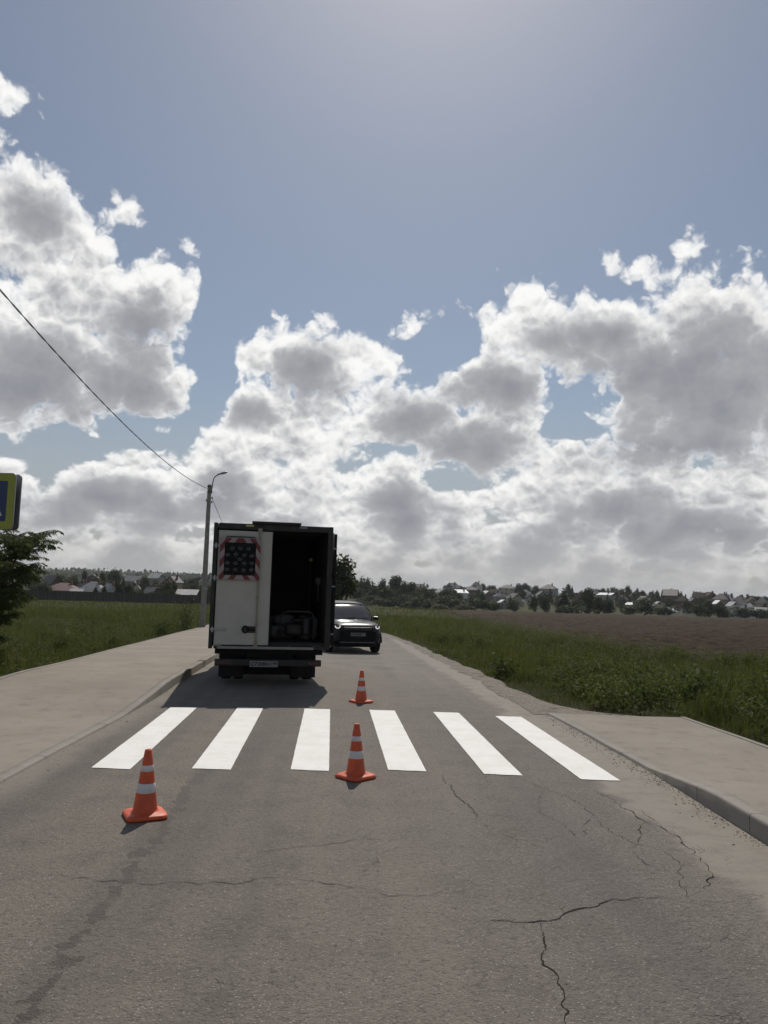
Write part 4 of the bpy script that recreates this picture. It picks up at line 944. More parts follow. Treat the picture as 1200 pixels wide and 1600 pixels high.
# ------------------------------------------------------------------ long board fence on the left
M_BOARD, t = mat('fence_boards'); p = objc(t); x_, y_, z_ = t.sep(p)
c = t.mix(t.n('ShaderNodeTexWhiteNoise', noise_dimensions='1D').outputs[0], (.05, .045, .04), (.05, .045, .04))
wn = t.n('ShaderNodeTexWhiteNoise', noise_dimensions='1D'); t.put(wn.inputs['W'], t.m('FLOOR', t.m('MULTIPLY', x_, 6)))
c = t.mix(wn.outputs[0], (.042, .038, .034), (.085, .075, .066)); c = t.mix(t.ramp(t.noise(p, 2, 4, .6), .5, .7, 0, .6), c, (.06, .05, .042)); out(t, bsdf(t, c, .9, 0, .2))
fr = empty('board_fence', (-95, 162, 0), 0, label='long dark board fence closing the meadow on the left, in front of the roofs', cat='fence')
fx = -95.0
for i in range(34):
    x0, x1 = fx+i*2.5, fx+i*2.5+2.5; y0, y1 = 162+i*.22, 162+(i+1)*.22; z0 = Tz((x0+x1)/2, y0); a = math.atan2(y1-y0, x1-x0)
    o = MB().box(0.06, 2.44, -.03, .03, 0.02, 2.0+.05*math.sin(i*1.7), ch=0).build('panel', M_BOARD, fr); o.location = (x0+95, y0-162, z0); o.rotation_euler = (0, 0, a)
    o = MB().box(-.06, .06, -.06, .06, -.3, 2.12).build('post', M_BOARD, fr); o.location = (x0+95, y0-162, z0)

# ------------------------------------------------------------------ street furniture
M_CONC = plain('pole_concrete', (.24, .225, .20), .9, var=.15, scale=3, bmp=.5, dirt=.5)
M_GALV = plain('galvanised', (.30, .30, .31), .45, .7)
M_DARK = plain('dark_metal', (.035, .035, .037), .5, .4)
M_WIRE = plain('wire_black', (.02, .02, .02), .6)
def lamp_pole(x, y, label, h=8.1):
    z = Tz(x, y); root = empty('street_lamp', (x, y, z), R(4), label=label, cat='street lamp')
    mb = MB(); pr = [(-.17, -.11), (.17, -.11), (.135, .13), (-.135, .13)]
    vs = [(a, b, -.5) for a, b in pr]+[(a*.62, b*.62, h) for a, b in pr]
    mb.add(vs, [(0, 1, 5, 4), (1, 2, 6, 5), (2, 3, 7, 6), (3, 0, 4, 7), (4, 5, 6, 7)]); mb.build('pole', M_CONC, root)
    mb = MB(); mb.tube([(.09, 0, h-.55), (.14, 0, h-.1), (.16, 0, h+.15), (.22, -.05, h+.38), (.34, -.10, h+.50), (.46, -.13, h+.55)], .028, 8)
    for zz in (h-.45, h-.15): mb.box(-.12, .16, -.09, .09, zz, zz+.05)
    br = mb.build('bracket', M_DARK, root)
    hd = MB(); hd.lathe([(0, -.30), (.05, -.28), (.075, -.12), (.11, .06), (.10, .2), (.05, .3), (0, .31)], 12, axis='X')
    o = hd.build('lamp_head', M_GALV, root, (.68, -.18, h+.64)); o.rotation_euler = (0, R(-14), R(-14)); o.scale = (1, 1.25, .62)
    g = MB(); g.lathe([(0, -.05), (.06, -.03), (.085, .02), (.09, .05)], 12); ob = g.build('diffuser', plain('lamp_glass', (.4, .4, .38), .2), o, (.06, 0, -.06))
    for zz, xx in ((h-.75, .16), (h-.98, .16), (h-.9, -.14)):
        ins = MB(); ins.lathe([(.02, -.06), (.045, -.03), (.03, 0), (.045, .03), (.02, .06)], 8); ins.tube([(-xx*.6, 0, -.05), (0, 0, -.05)], .012, 5); ins.build('insulator', M_DARK, root, (xx, 0, zz))
    MB().box(-.14, .14, -.1, .1, 2.2, 2.32).build('strap', M_GALV, root)
    MB().tube([(.1, -.1, 0), (.09, -.1, 2.0), (.088, -.095, 2.9)], .014, 6).build('conduit', M_GALV, root)
    return root
PX_, PY_ = -9.85, 44.0
lamp_pole(PX_, PY_, 'tall concrete lamp post with curved arm standing at the outer edge of the left pavement')
def Zp(x, y): return Tz(x, y)
def wire(a, b, sag, label, n=48, r=.012, tw=False):
    a, b = Vector(a), Vector(b); P_ = [a.lerp(b, i/n)-Vector((0, 0, 4*sag*(i/n)*(1-i/n))) for i in range(n+1)]
    root = P_[0]
    mb = MB()
    if tw:
        for ph in (0, math.pi):
            Q = []
            for i in range(n*3+1):
                u = i/(n*3); q = a.lerp(b, u)-Vector((0, 0, 4*sag*u*(1-u))); Q.append(q+Vector((math.cos(u*190+ph)*r, 0, math.sin(u*190+ph)*r)))
            mb.tube(Q, r*.85, 5)
    else: mb.tube(P_, r, 6)
    return tag(mb.build('overhead_wire', M_WIRE), label, 'cable')
zt = Zp(PX_, PY_)
p2_ = copy_tree([o for o in bpy.data.objects if o.name == 'street_lamp'][0]); p2_.location = (-5.8, 1.9, 0); p2_['label'] = 'nearer lamp post beyond the left edge of the picture, where the overhead wire ends'
p3_ = copy_tree(p2_); p3_.location = (-15.5, 95, Tz(-15.5, 95)); p3_['label'] = 'farther lamp post hidden behind the lorry'
wire((PX_+.02, PY_, 7.22), (-5.62, 2.0, 7.75), 1.0, 'twisted pair of black overhead wires sweeping from the lamp post over the left edge', 60, .010, True)
wire((PX_+.16, PY_, zt+7.35), (-15.3, 95, Tz(-15.5, 95)+7.3), 1.6, 'thin overhead wire running on from the lamp post down behind the lorry', 40, .014)

# crossing sign: two square panels back to back on a post
M_SIGNY = plain('fluorescent_border', (.27, .30, .03), .5, var=.06); M_SIGNB = plain('sign_blue', (.006, .022, .10), .4, var=.06); M_SIGNW = plain('sign_white', (.62, .62, .62), .45, var=.05); M_SIGNK = plain('sign_black', (.012, .012, .012), .5)
def rrect(w_, h_, r_, n=6):
    P_ = []
    for cx, cz, a0 in ((w_/2-r_, h_/2-r_, 0), (-w_/2+r_, h_/2-r_, 90), (-w_/2+r_, -h_/2+r_, 180), (w_/2-r_, -h_/2+r_, 270)):
        for k in range(n+1): a = R(a0+90*k/n); P_.append((cx+r_*math.cos(a), cz+r_*math.sin(a)))
    return P_
def crossing_sign(x, y, z, rz, label):
    root = empty('crossing_sign', (x, y, Tz(x, y)), rz, label=label, cat='road sign')
    MB().tube([(0, .08, -.4), (0, .08, z+.5)], .038, 12).build('post', M_GALV, root)
    for k, (yo, fl) in enumerate(((-.012, 1), (.15, -1))):
        pn = MB().prism(rrect(.92, .92, .07), yo-.012, yo+.012).build('panel', M_GALV, root, (0, 0, z))
        f0 = yo-.012*fl
        def face(poly, d, nm, m_): 
            a, b = sorted((f0-d*fl, f0-(d-.0025)*fl)); return MB().prism(poly, a, b).build(nm, m_, pn)
        face(rrect(.91, .91, .065), .0035, 'border', M_SIGNY)
        face(rrect(.66, .66, .02), .0065, 'blue_field', M_SIGNB)
        face([(-.27, -.24), (.27, -.24), (0, .25)], .0095, 'white_triangle', M_SIGNW)
        w_ = MB(); a, b = sorted((f0-.0125*fl, f0-.0100*fl)); q = fl
        for poly in ([(-.02*q, .11), (.03*q, .11), (.03*q, .155), (-.02*q, .155)], [(-.04*q, -.04), (.03*q, -.04), (.045*q, .10), (-.025*q, .10)], [(-.03*q, -.04), (.01*q, -.04), (-.06*q, -.17), (-.10*q, -.17)], [(0, -.04), (.035*q, -.05), (.09*q, -.16), (.05*q, -.175)], [(-.03*q, .09), (-.02*q, .05), (-.10*q, -.0), (-.11*q, .02)], [(.03*q, .09), (.035*q, .05), (.09*q, .0), (.11*q, .015)],
                     [(-.22, -.225), (-.14, -.225), (-.12, -.19), (-.19, -.19)], [(-.06, -.225), (.02, -.225), (.02, -.19), (-.05, -.19)], [(.1, -.225), (.18, -.225), (.15, -.19), (.08, -.19)]):
            ar = sum(poly[i][0]*poly[(i+1) % 4][1]-poly[(i+1) % 4][0]*poly[i][1] for i in range(4)); w_.prism(poly if ar > 0 else poly[::-1], a, b)
        w_.build('walking_figure', M_SIGNK, pn)
    for zz in (-.28, .28): MB().box(-.3, .3, .01, .15, z+zz-.02, z+zz+.02).build('clamp', M_GALV, root)
    return root
crossing_sign(-6.44, 12.75, 3.12, R(-6), 'square blue crossing sign with yellow-green border at the left edge above the tree')

# ------------------------------------------------------------------ traffic cones
M_CONE = plain('cone_orange', (.60, .085, .022), .5, var=.16, scale=9, dirt=.6, dirtc=(.20, .07, .04)); M_BAND = plain('cone_white', (.62, .60, .60), .45, var=.06, scale=12, dirt=.6, dirtc=(.33, .30, .27))
def make_cone():
    root = empty('traffic_cone')
    def rad(z): return .0995-(.0995-.028)*(z-.03)/.49
    mb = MB(); n = 32; vs, fs = [], []
    def sq(a, hs):      # rounded-square ring
        c, s_ = math.cos(a), math.sin(a); k = (abs(c)**7+abs(s_)**7)**(-1/7); return c*hs*k, s_*hs*k
    rings = [(0, .158, 1), (.012, .162, 1), (.026, .158, 1), (.034, .150, .9), (.036, .125, .35), (.042, .106, 0), (.052, rad(.052), 0)]
    for z, r_, q in rings:
        for k in range(n):
            a = 2*math.pi*k/n; X, Y = sq(a, r_); vs.append((X*q+math.cos(a)*r_*(1-q), Y*q+math.sin(a)*r_*(1-q), z))
    fs = [(i*n+k, i*n+(k+1) % n, (i+1)*n+(k+1) % n, (i+1)*n+k) for i in range(len(rings)-1) for k in range(n)]+[tuple(range(n))[::-1]]
    mb.add(vs, fs, 0, True); mb.build('base', M_CONE, root)
    b = MB(); b.lathe([(rad(.05), .05), (rad(.18), .18), (rad(.3), .3), (rad(.42), .42), (.028, .518), (.024, .522), (.018, .518), (.018, .40)], n); b.build('cone_body', M_CONE, root)
    for z0, z1 in ((.19, .262), (.355, .402)):
        MB().lathe([(rad(z0)+.0005, z0), (rad(z0)+.0022, z0+.002), (rad(z1)+.0022, z1-.002), (rad(z1)+.0005, z1)], n).build('reflective_band', M_BAND, root)
    return root
cone0 = make_cone()
CG = 'orange and white cones along the crossing'
for i, (x, y, a, lb) in enumerate(((-1.845, 6.52, 27, 'orange cone with two white bands nearest the camera, below the leftmost stripes'), (-.205, 8.02, 45, 'orange cone with two white bands between the third and fourth stripes at their near end'), (-.29, 13.30, 40, 'farthest orange cone with two white bands, beyond the crossing near the lorry'))):
    o = cone0 if i == 0 else copy_tree(cone0)
    o.location = (x, y, Tz(x, y)+.004+(float(fbm(np.array(x/1.6), np.array(y/2.2), 2, 31))-.5)*.012); o.rotation_euler = (R(0 if i != 1 else -.6), 0, R(a)); tag(o, lb, 'traffic cone', CG)

# ------------------------------------------------------------------ lettering
def text_mesh(s, size, m_, parent, loc, rot, name='lettering', w_=None, ext=.0015):
    cu = bpy.data.curves.new(name, 'FONT'); cu.body = s; cu.size = size; cu.extrude = ext; cu.align_x = 'CENTER'; cu.align_y = 'CENTER'; cu.offset = size*.012
    tmp = bpy.data.objects.new(name, cu); COL.objects.link(tmp); bpy.context.view_layer.update()
    me = bpy.data.meshes.new_from_object(tmp.evaluated_get(bpy.context.evaluated_depsgraph_get())); wd = max(v.co.x for v in me.vertices)-min(v.co.x for v in me.vertices)
    bpy.data.objects.remove(tmp); bpy.data.curves.remove(cu); me.materials.clear(); me.materials.append(m_)
    o = bpy.data.objects.new(name, me); COL.objects.link(o); o.parent = parent; o.location = loc; o.rotation_euler = rot
    if w_: o.scale[0] = w_/wd
    return o

# ------------------------------------------------------------------ lorry (box body seen from behind), local: +y is forward, origin on the road under the rear sill
M_BOXW = plain('box_panel', (.36, .345, .31), .6, var=.07, scale=2.2, bmp=.15, dirt=.45, dirtc=(.33, .30, .24))
M_FRAME = plain('frame_dark', (.016, .0155, .015), .6, .2, dirt=.4, dirtc=(.09, .08, .065))
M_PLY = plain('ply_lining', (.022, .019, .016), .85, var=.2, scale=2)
M_RUB = plain('tyre_rubber', (.010, .0098, .0095), .9, var=.2, scale=10, dirt=.4, dirtc=(.03, .026, .022)); M_RIM = plain('steel_rim', (.24, .24, .24), .5, .6)
M_RED = plain('sign_red', (.11, .007, .010), .5, var=.1); M_PINK = plain('sign_white_faded', (.25, .205, .205), .5, var=.08); M_LENSK = plain('lamp_lens_dark', (.014, .014, .015), .2, 0, .1)
M_BLACK = plain('matt_black', (.008, .008, .008), .8, spec=.2); M_TAILR = plain('tail_red', (.035, .006, .005), .3); M_AMBER = plain('marker_amber', (.40, .38, .10), .4); M_PLATE = plain('plate_white', (.17, .17, .165), .5)
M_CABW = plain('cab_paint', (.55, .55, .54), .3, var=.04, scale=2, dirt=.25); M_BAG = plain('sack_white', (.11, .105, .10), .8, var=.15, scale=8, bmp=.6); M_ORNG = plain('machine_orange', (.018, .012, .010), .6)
m, t = mat('window_glass'); out(t, bsdf(t, (.012, .014, .016), .07, 0, .8)); M_GLASS = m
def plate(parent, loc, txt, reg, rz=0, w_=.52):
    p_ = MB().box(-w_/2, w_/2, -.006, .006, -.056, .056, ch=.004).build('number_plate', M_PLATE, parent, loc); p_.rotation_euler = (0, 0, rz)
    text_mesh(txt, .088, M_BLACK, p_, (-.065, -.0078, -.003), (R(90), 0, 0), w_=.34); text_mesh(reg, .062, M_BLACK, p_, (.188, -.0078, .012), (R(90), 0, 0), w_=.1)
    for z in (-.05, .05): pass
    MB().box(.122, .125, -.0085, -.006, -.05, .05).build('divider', M_BLACK, p_)
    return p_
def wheel(parent, loc, r=.36, w_=.2, name='wheel', dual=False):
    root = MB()
    def tyre(mb, x0): mb.lathe([(r*.62, x0-w_/2), (r*.93, x0-w_/2), (r*.985, x0-w_*.4), (r, x0-w_*.25), (r, x0+w_*.25), (r*.985, x0+w_*.4), (r*.93, x0+w_/2), (r*.62, x0+w_/2)], 28, axis='X')
    tyre(root, 0); 
    if dual: tyre(root, dual)
    t_ = root.build(name, M_RUB, parent, loc)
    MB().lathe([(r*.63, -w_*.5), (r*.6, -w_*.42), (r*.52, -w_*.2), (r*.25, -w_*.18), (r*.2, -w_*.35), (0, -w_*.35)], 24, axis='X').build('rim', M_RIM, t_)
    MB().lathe([(r*.63, w_*.5), (r*.6, w_*.42), (r*.52, w_*.2), (r*.25, w_*.18), (r*.2, w_*.35), (0, w_*.35)], 24, axis='X').build('rim', M_RIM, t_)
    return t_
def lorry():
    root = empty('box_lorry', (-2.065, 14.88, Tz(-2, 15)), R(9.5), label='box lorry seen from behind, left door shut, right door open on dark cargo', cat='lorry')
    W, L, Z0, Z1 = 1.10, 4.3, .70, 3.02
    # box shell: floor, sides, roof, front; each a real panel
    b = MB()
    b.box(-W, -W+.05, .05, L, Z0+.06, Z1-.02); b.box(W-.05, W, .05, L, Z0+.06, Z1-.02); b.box(-W+.002, W-.002, .05, L, Z1-.06, Z1-.001); b.box(-W+.05, W-.05, L-.05, L-.001, Z0+.1, Z1-.06)
    for k in range(1, 9):   # outer ribs
        y = k*L/9; b.box(-W-.012, -W+.002, y-.02, y+.02, Z0+.1, Z1-.05); b.box(W-.002, W+.012, y-.02, y+.02, Z0+.1, Z1-.05)
    b.build('box_body', M_BOXW, root)
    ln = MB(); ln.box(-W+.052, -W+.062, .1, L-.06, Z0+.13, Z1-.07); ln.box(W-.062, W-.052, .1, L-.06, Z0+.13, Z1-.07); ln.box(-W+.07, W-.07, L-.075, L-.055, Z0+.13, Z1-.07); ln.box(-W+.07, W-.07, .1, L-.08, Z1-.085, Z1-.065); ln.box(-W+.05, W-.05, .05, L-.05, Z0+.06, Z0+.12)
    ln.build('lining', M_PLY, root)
    f = MB(); f.box(-W-.02, -W+.05, -.03, .07, Z0, Z1+.01); f.box(W-.075, W+.02, -.03, .07, Z0, Z1+.01); f.box(-W+.075, W-.075, -.028, .068, Z1-.10, Z1+.008); f.box(-W+.075, W-.075, -.028, .068, Z0+.002, Z0+.055)
    f.box(-W-.02, -W+.04, .07, L, Z0, Z0+.06); f.box(W-.04, W+.02, .07, L, Z0, Z0+.06); f.build('rear_frame', M_FRAME, root)
    MB().box(-W+.14, W-.28, -.045, -.029, Z0+.0, Z0+.05, ch=.004).build('rear_sill', plain('sill_grey', (.22, .22, .22), .5, .5, dirt=.5), root)
    MB().box(-.42, .50, -.10, .22, Z1+.012, Z1+.062, ch=.012).build('roof_bar', M_FRAME, root)
    for x in (-.46, .54): MB().box(x-.075, x+.075, -.044, -.0285, Z1-.045, Z1-.012, ch=.004).build('marker_lamp', M_AMBER if x < 0 else M_PLATE, root)
    # left door, shut
    d = MB(); d.box(-1.035, -.02, -.040, .0, Z0+.075, Z1-.13, ch=.006); dr = d.build('door', M_BOXW, root); dr['label'] = 'off-white left rear door, shut'; dr.rotation_euler = (0, 0, 0)
    s = MB(); s.box(-1.04, -1.025, -.046, -.0405, Z0+.07, Z1-.125); s.box(-.03, -.008, -.047, -.0405, Z0+.07, Z1-.125); s.build('door_seal', M_BLACK, dr)
    rod = MB(); rod.tube([(-.262, -.062, Z0+.03), (-.262, -.062, Z1-.07)], .014, 8)
    for z in (Z0+.12, Z0+.46, Z0+.95, Z0+1.5, Z1-.35, Z1-.16): rod.box(-.29, -.234, -.07, -.0405, z-.025, z+.025)
    rod.box(-.30, -.225, -.085, -.03, Z0+.03, Z0+.075); rod.box(-.30, -.225, -.085, -.03, Z1-.13, Z1-.075); rod.build('locking_rod', plain('rod_metal', (.24, .22, .18), .5, .5, dirt=.4), dr)
    h = MB(); h.box(-.50, -.27, -.052, -.0405, Z0+.30, Z0+.42, ch=.004); h.build('handle_plate', M_FRAME, dr)
    h = MB(); h.tube([(-.46+.055*math.cos(a), -.062, Z0+.36+.062*math.sin(a)) for a in [2*math.pi*k/16 for k in range(16)]], .012, 6, closed=True); h.tube([(-.44, -.07, Z0+.36), (-.28, -.075, Z0+.352)], .013, 6); h.build('handle', M_BLACK, dr)
    for z in (Z0+.35, Z0+1.30, Z1-.42):
        g = MB(); g.box(-1.10, -.80 if z < 2.3 else -.92, -.056, -.0405, z-.022, z+.022, ch=.006); g.tube([(-1.06, -.06, z-.05), (-1.06, -.06, z+.05)], .02, 8); g.build('hinge', M_GALV, dr)
    # arrow board with striped border
    bx0, bx1, bz0, bz1, bw = -.985, -.245, 1.975, 2.745, .082
    br = MB(); br.box(bx0, bx1, -.10, -.052, bz0, bz1, ch=.006); bo = br.build('arrow_board', M_BLACK, dr)
    yF = -.1035
    red = MB(); wht = MB()
    cx, cz = (bx0+bx1)/2, (bz0+bz1)/2
    def bar(mb, poly): 
        ar = sum(poly[i][0]*poly[(i+1) % len(poly)][1]-poly[(i+1) % len(poly)][0]*poly[i][1] for i in range(len(poly))); mb.prism(poly if ar > 0 else poly[::-1], yF, yF+.003)
    # slanting blocks, chevrons meeting at top centre as on the vehicle
    def clip_poly(poly, x0, x1, z0, z1):
        for ax, lim, sg in ((0, x0, 1), (0, x1, -1), (1, z0, 1), (1, z1, -1)):
            o_ = []
            for i in range(len(poly)):
                a, b_ = poly[i], poly[(i+1) % len(poly)]; ia, ib = sg*(a[ax]-lim) >= 0, sg*(b_[ax]-lim) >= 0
                if ia: o_.append(a)
                if ia != ib: u = (lim-a[ax])/(b_[ax]-a[ax]); o_.append((a[0]+(b_[0]-a[0])*u, a[1]+(b_[1]-a[1])*u))
            poly = o_
            if not poly: return None
        return poly if len(poly) > 2 else None
    stp = .105
    for sgn in (-1, 1):
        rects = [((min(cx, cx+sgn*.37), max(cx, cx+sgn*.37)), (bz1-bw, bz1)), ((min(cx, cx+sgn*.37), max(cx, cx+sgn*.37)), (bz0, bz0+bw)), ((cx+sgn*.37-(bw if sgn > 0 else 0), cx+sgn*.37+(bw if sgn < 0 else 0)), (bz0+bw, bz1-bw))]
        for k in range(-12, 14):
            a0, a1 = k*stp, (k+1)*stp      # bands of  u = z*? + sgn*x slanted 45 deg
            # band: a0 < (z-bz0)*.75 + sgn*(x-cx) < a1
            poly = [(cx+sgn*(a0-(-.2)*.75), bz0-.2), (cx+sgn*(a1-(-.2)*.75), bz0-.2), (cx+sgn*(a1-(1.0)*.75), bz0+1.0), (cx+sgn*(a0-(1.0)*.75), bz0+1.0)]
            for (xa, xb), (za, zb) in rects:
                q = clip_poly(poly, xa, xb, za, zb)
                if q: bar(red if k % 2 else wht, q)
    red.build('red_stripes', M_RED, bo); wht.build('white_stripes', M_PINK, bo)
    for lx, lz in [(-.245, .07), (-.085, .085), (.085, .075), (.235, .065), (0, -.005), (-.245, -.09), (-.085, -.09), (.085, -.085), (.235, -.08), (-.245, -.22), (-.085, -.22), (.085, -.225), (.235, -.215), (-.16, .21), (.0, .215), (.16, .21)]:
        lm = MB(); lm.lathe([(.048, 0), (.05, -.018), (.043, -.026), (.03, -.034), (0, -.038)], 16, axis='Y'); lo = lm.build('board_lamp', M_LENSK, bo, (cx+lx*.92, -.1005, cz+lz*.92)); lo.rotation_euler = (0, 0, 0)
    lo = MB().tube([(bx0+.1, -.076, bz1), (bx0+.12, -.076, bz1+.03), (bx1-.12, -.076, bz1+.03), (bx1-.1, -.076, bz1)], .009, 6).build('board_bracket', M_FRAME, bo)
    # right door folded back along the side
    o = MB(); o.box(W+.055, W+.095, .02, 1.0, Z0+.08, Z1-.14, ch=.006); od = o.build('door', M_BOXW, root); od['label'] = 'right rear door swung fully open along the side'; od.location = (0, 0, 0)
    sl = MB(); sl.box(W+.05, W+.10, -.004, .019, Z0+.06, Z1-.12, ch=.003); sl.build('door_seal', M_BLACK, od)
    for z in (Z0+.3, Z0+1.2, Z1-.4): MB().tube([(W+.022, -.01, z), (W+.05, -.03, z), (W+.08, -.005, z)], .016, 6).build('hinge', M_GALV, od)
    MB().tube([(W+.112, .75, Z0+.0), (W+.112, .75, Z1-.05)], .014, 8).build('locking_rod', M_GALV, od)
    # chassis
    c = MB(); c.box(-.42, -.34, .05, 6.0, .50, .66); c.box(.34, .42, .05, 6.0, .50, .66)
    for y in (.1, 1.0, 2.2, 3.4): c.box(-.34, .34, y, y+.08, .52, .64)
    c.box(-1.0, 1.0, .06, .14, .60, .695); c.tube([(-.75, 1.35, .36), (.75, 1.35, .36)], .06, 10); c.lathe([(.001, -.16), (.12, -.12), (.17, 0), (.12, .12), (.001, .16)], 14, M=Matrix.Translation((0, 1.35, .36)))
    c.box(-.95, -.45, 2.1, 3.0, .42, .68); c.box(-.5, .55, .55, .95, .34, .50)
    c.build('chassis', M_BLACK, root)
    MB().tube([(.5, .2, .42), (.5, .9, .45), (.45, 2.5, .45)], .035, 8).build('exhaust_pipe', M_RIM, root)
    bp = MB(); bp.box(-.99, .97, -.06, .0, .395, .515, ch=.01); bu = bp.build('bumper_bar', M_FRAME, root)
    for s_ in (-1, 1):
        MB().box(s_*.84-.13, s_*.84+.13, -.085, -.061, .41, .50, ch=.008).build('tail_lamp', M_TAILR, bu)
        MB().box(s_*.70-.24, s_*.70+.24, .82, .84, .10, .62).build('mud_flap', M_RUB, root)
        c2 = MB().tube([(s_*.45, .0, .46), (s_*.45, .3, .54)], .02, 6).build('bumper_stay', M_FRAME, bu)
    plate(bu, (-.095, -.072, .435), 'C730BH', '190')
    MB().box(-.92, .90, .86, .875, .14, .62).build('shade_panel', M_BLACK, root)  # added black sheet, stands in for the deep shade between the rear wheels
    for s_ in (-1, 1): wheel(root, (s_*.80, 1.35, .36), .36, .19, dual=-s_*.24)
    for s_ in (-1, 1): wheel(root, (s_*.86, 4.95, .36), .36, .2)
    # cab
    cb = MB(); Wc = 1.0
    sec = [(4.42, .55, 1.95, 1), (4.6, .5, 2.12, 1), (5.3, .5, 2.14, 1), (5.95, .48, 1.42, 1), (6.5, .5, 1.18, .93), (6.7, .5, .95, .88)]
    vs = []
    for y, z0, z1, k in sec:
        for u, v in ((-1, 0), (-1, .5), (-.97, .62), (-.86, .97), (-.7, 1), (.7, 1), (.86, .97), (.97, .62), (1, .5), (1, 0)): vs.append((u*Wc*k, y, z0+(z1-z0)*v))
    n = 10; fs = [(i*n+k, i*n+(k+1) % n, (i+1)*n+(k+1) % n, (i+1)*n+k) for i in range(len(sec)-1) for k in range(n)]+[tuple(range(n))[::-1], tuple(range(n*5, n*6))]
    cb.add(vs, [f_[::-1] for f_ in fs], 0, False); cab = cb.build('cab', M_CABW, root)
    for s_ in (-1, 1):
        g = MB(); g.add([(s_*.995, 4.75, 1.42), (s_*.995, 5.75, 1.36), (s_*.90, 5.35, 1.96), (s_*.90, 4.8, 2.0)], [(0, 1, 2, 3)]); 
        for v in range(4): g.v[v] = (g.v[v][0]*1.012, *g.v[v][1:])
        g.build('side_window', M_GLASS, cab)
        mr = MB(); mr.tube([(s_*.98, 5.7, 1.35), (s_*1.18, 5.78, 1.45)], .018, 6); mr.box(s_*1.22-.09, s_*1.22+.09, 5.74, 5.82, 1.32, 1.62, ch=.02); mr.build('wing_mirror', M_BLACK, cab)
        MB().box(s_*.72-.13, s_*.72+.13, 6.6, 6.72, .78, .94, ch=.02).build('headlight', M_GALV, cab)
    MB().add([(-.86, 5.97, 1.42), (.86, 5.97, 1.42), (.76, 5.36, 2.09), (-.76, 5.36, 2.09)], [(3, 2, 1, 0)]).build('windscreen', M_GLASS, cab, (0, .03, .03))
    MB().box(-.95, .95, 6.6, 6.8, .36, .60, ch=.03).build('bumper', M_BLACK, cab)
    return root
LOR = lorry()
# load inside the cargo space: things of their own
MW = Matrix.Translation(LOR.location) @ Matrix.Rotation(R(9.5), 4, 'Z')
def inside(x, y, z): return MW @ Vector((x, y, z))
def sack(x, y, z, sx, sy, sz, rz, label, m_=M_BAG, seed=0):
    bm = bmesh.new(); bmesh.ops.create_icosphere(bm, subdivisions=3, radius=1)
    rs = random.Random(seed); ph = [rs.uniform(0, 6) for _ in range(6)]
    for v in bm.verts:
        c = v.co.copy(); k = 1+.10*math.sin(5*c.x+ph[0])*math.cos(4*c.y+ph[1])+.06*math.sin(9*c.z+ph[2]+3*c.x)
        v.co = Vector([math.copysign(abs(q)**.65, q) for q in c])*k; v.co.x *= sx; v.co.y *= sy; v.co.z = max(-1, v.co.z)*sz+sz
    me = bpy.data.meshes.new('sack'); bm.to_mesh(me); bm.free(); me.materials.append(m_)
    for p_ in me.polygons: p_.use_smooth = True
    o = bpy.data.objects.new('sack', me); COL.objects.link(o); o.location = inside(x, y, z); o.rotation_euler = (0, 0, R(9.5)+rz); return tag(o, label, 'sack')
zf = .822
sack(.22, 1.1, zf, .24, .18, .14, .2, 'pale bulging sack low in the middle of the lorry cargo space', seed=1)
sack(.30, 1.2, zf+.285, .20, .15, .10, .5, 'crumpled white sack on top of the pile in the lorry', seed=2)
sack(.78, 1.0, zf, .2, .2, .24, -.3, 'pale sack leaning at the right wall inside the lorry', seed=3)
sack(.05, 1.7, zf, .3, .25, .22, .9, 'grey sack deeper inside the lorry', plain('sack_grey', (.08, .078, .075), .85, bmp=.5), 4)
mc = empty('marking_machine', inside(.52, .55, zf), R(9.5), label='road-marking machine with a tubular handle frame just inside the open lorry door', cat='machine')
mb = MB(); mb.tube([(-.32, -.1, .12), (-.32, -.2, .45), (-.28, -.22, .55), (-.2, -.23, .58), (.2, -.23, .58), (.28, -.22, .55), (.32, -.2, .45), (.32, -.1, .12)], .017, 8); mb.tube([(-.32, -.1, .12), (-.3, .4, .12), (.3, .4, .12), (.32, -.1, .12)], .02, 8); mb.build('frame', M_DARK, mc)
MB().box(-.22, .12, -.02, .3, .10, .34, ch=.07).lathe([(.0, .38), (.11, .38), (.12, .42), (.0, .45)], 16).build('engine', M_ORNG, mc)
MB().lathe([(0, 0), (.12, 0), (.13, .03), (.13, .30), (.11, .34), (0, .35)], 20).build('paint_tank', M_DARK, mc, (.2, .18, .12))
for s_ in (-1, 1): wheel(mc, (s_*.30, .3, .11), .11, .06)
wl = MB(); wl.lathe([(0, -.02), (.035, -.015), (.04, .01), (0, .03)], 12, axis='Y'); o = tag(wl.build('work_lamp', M_AMBER), 'small round work lamp high on the inner right wall of the lorry', 'lamp'); o.location = inside(.83, 1.6, 2.45)
rl = MB(); rl.lathe([(.07, -.05), (.08, -.05), (.08, .05), (.07, .05)], 20, axis='X'); rl.tube([(0, 0, 0), (0, .02, -.4)], .012, 6); o = tag(rl.build('tape_roll', M_BAG), 'tape roll hanging on the inner right wall of the lorry', 'tape roll'); o.location = inside(.97, 1.2, 2.0)

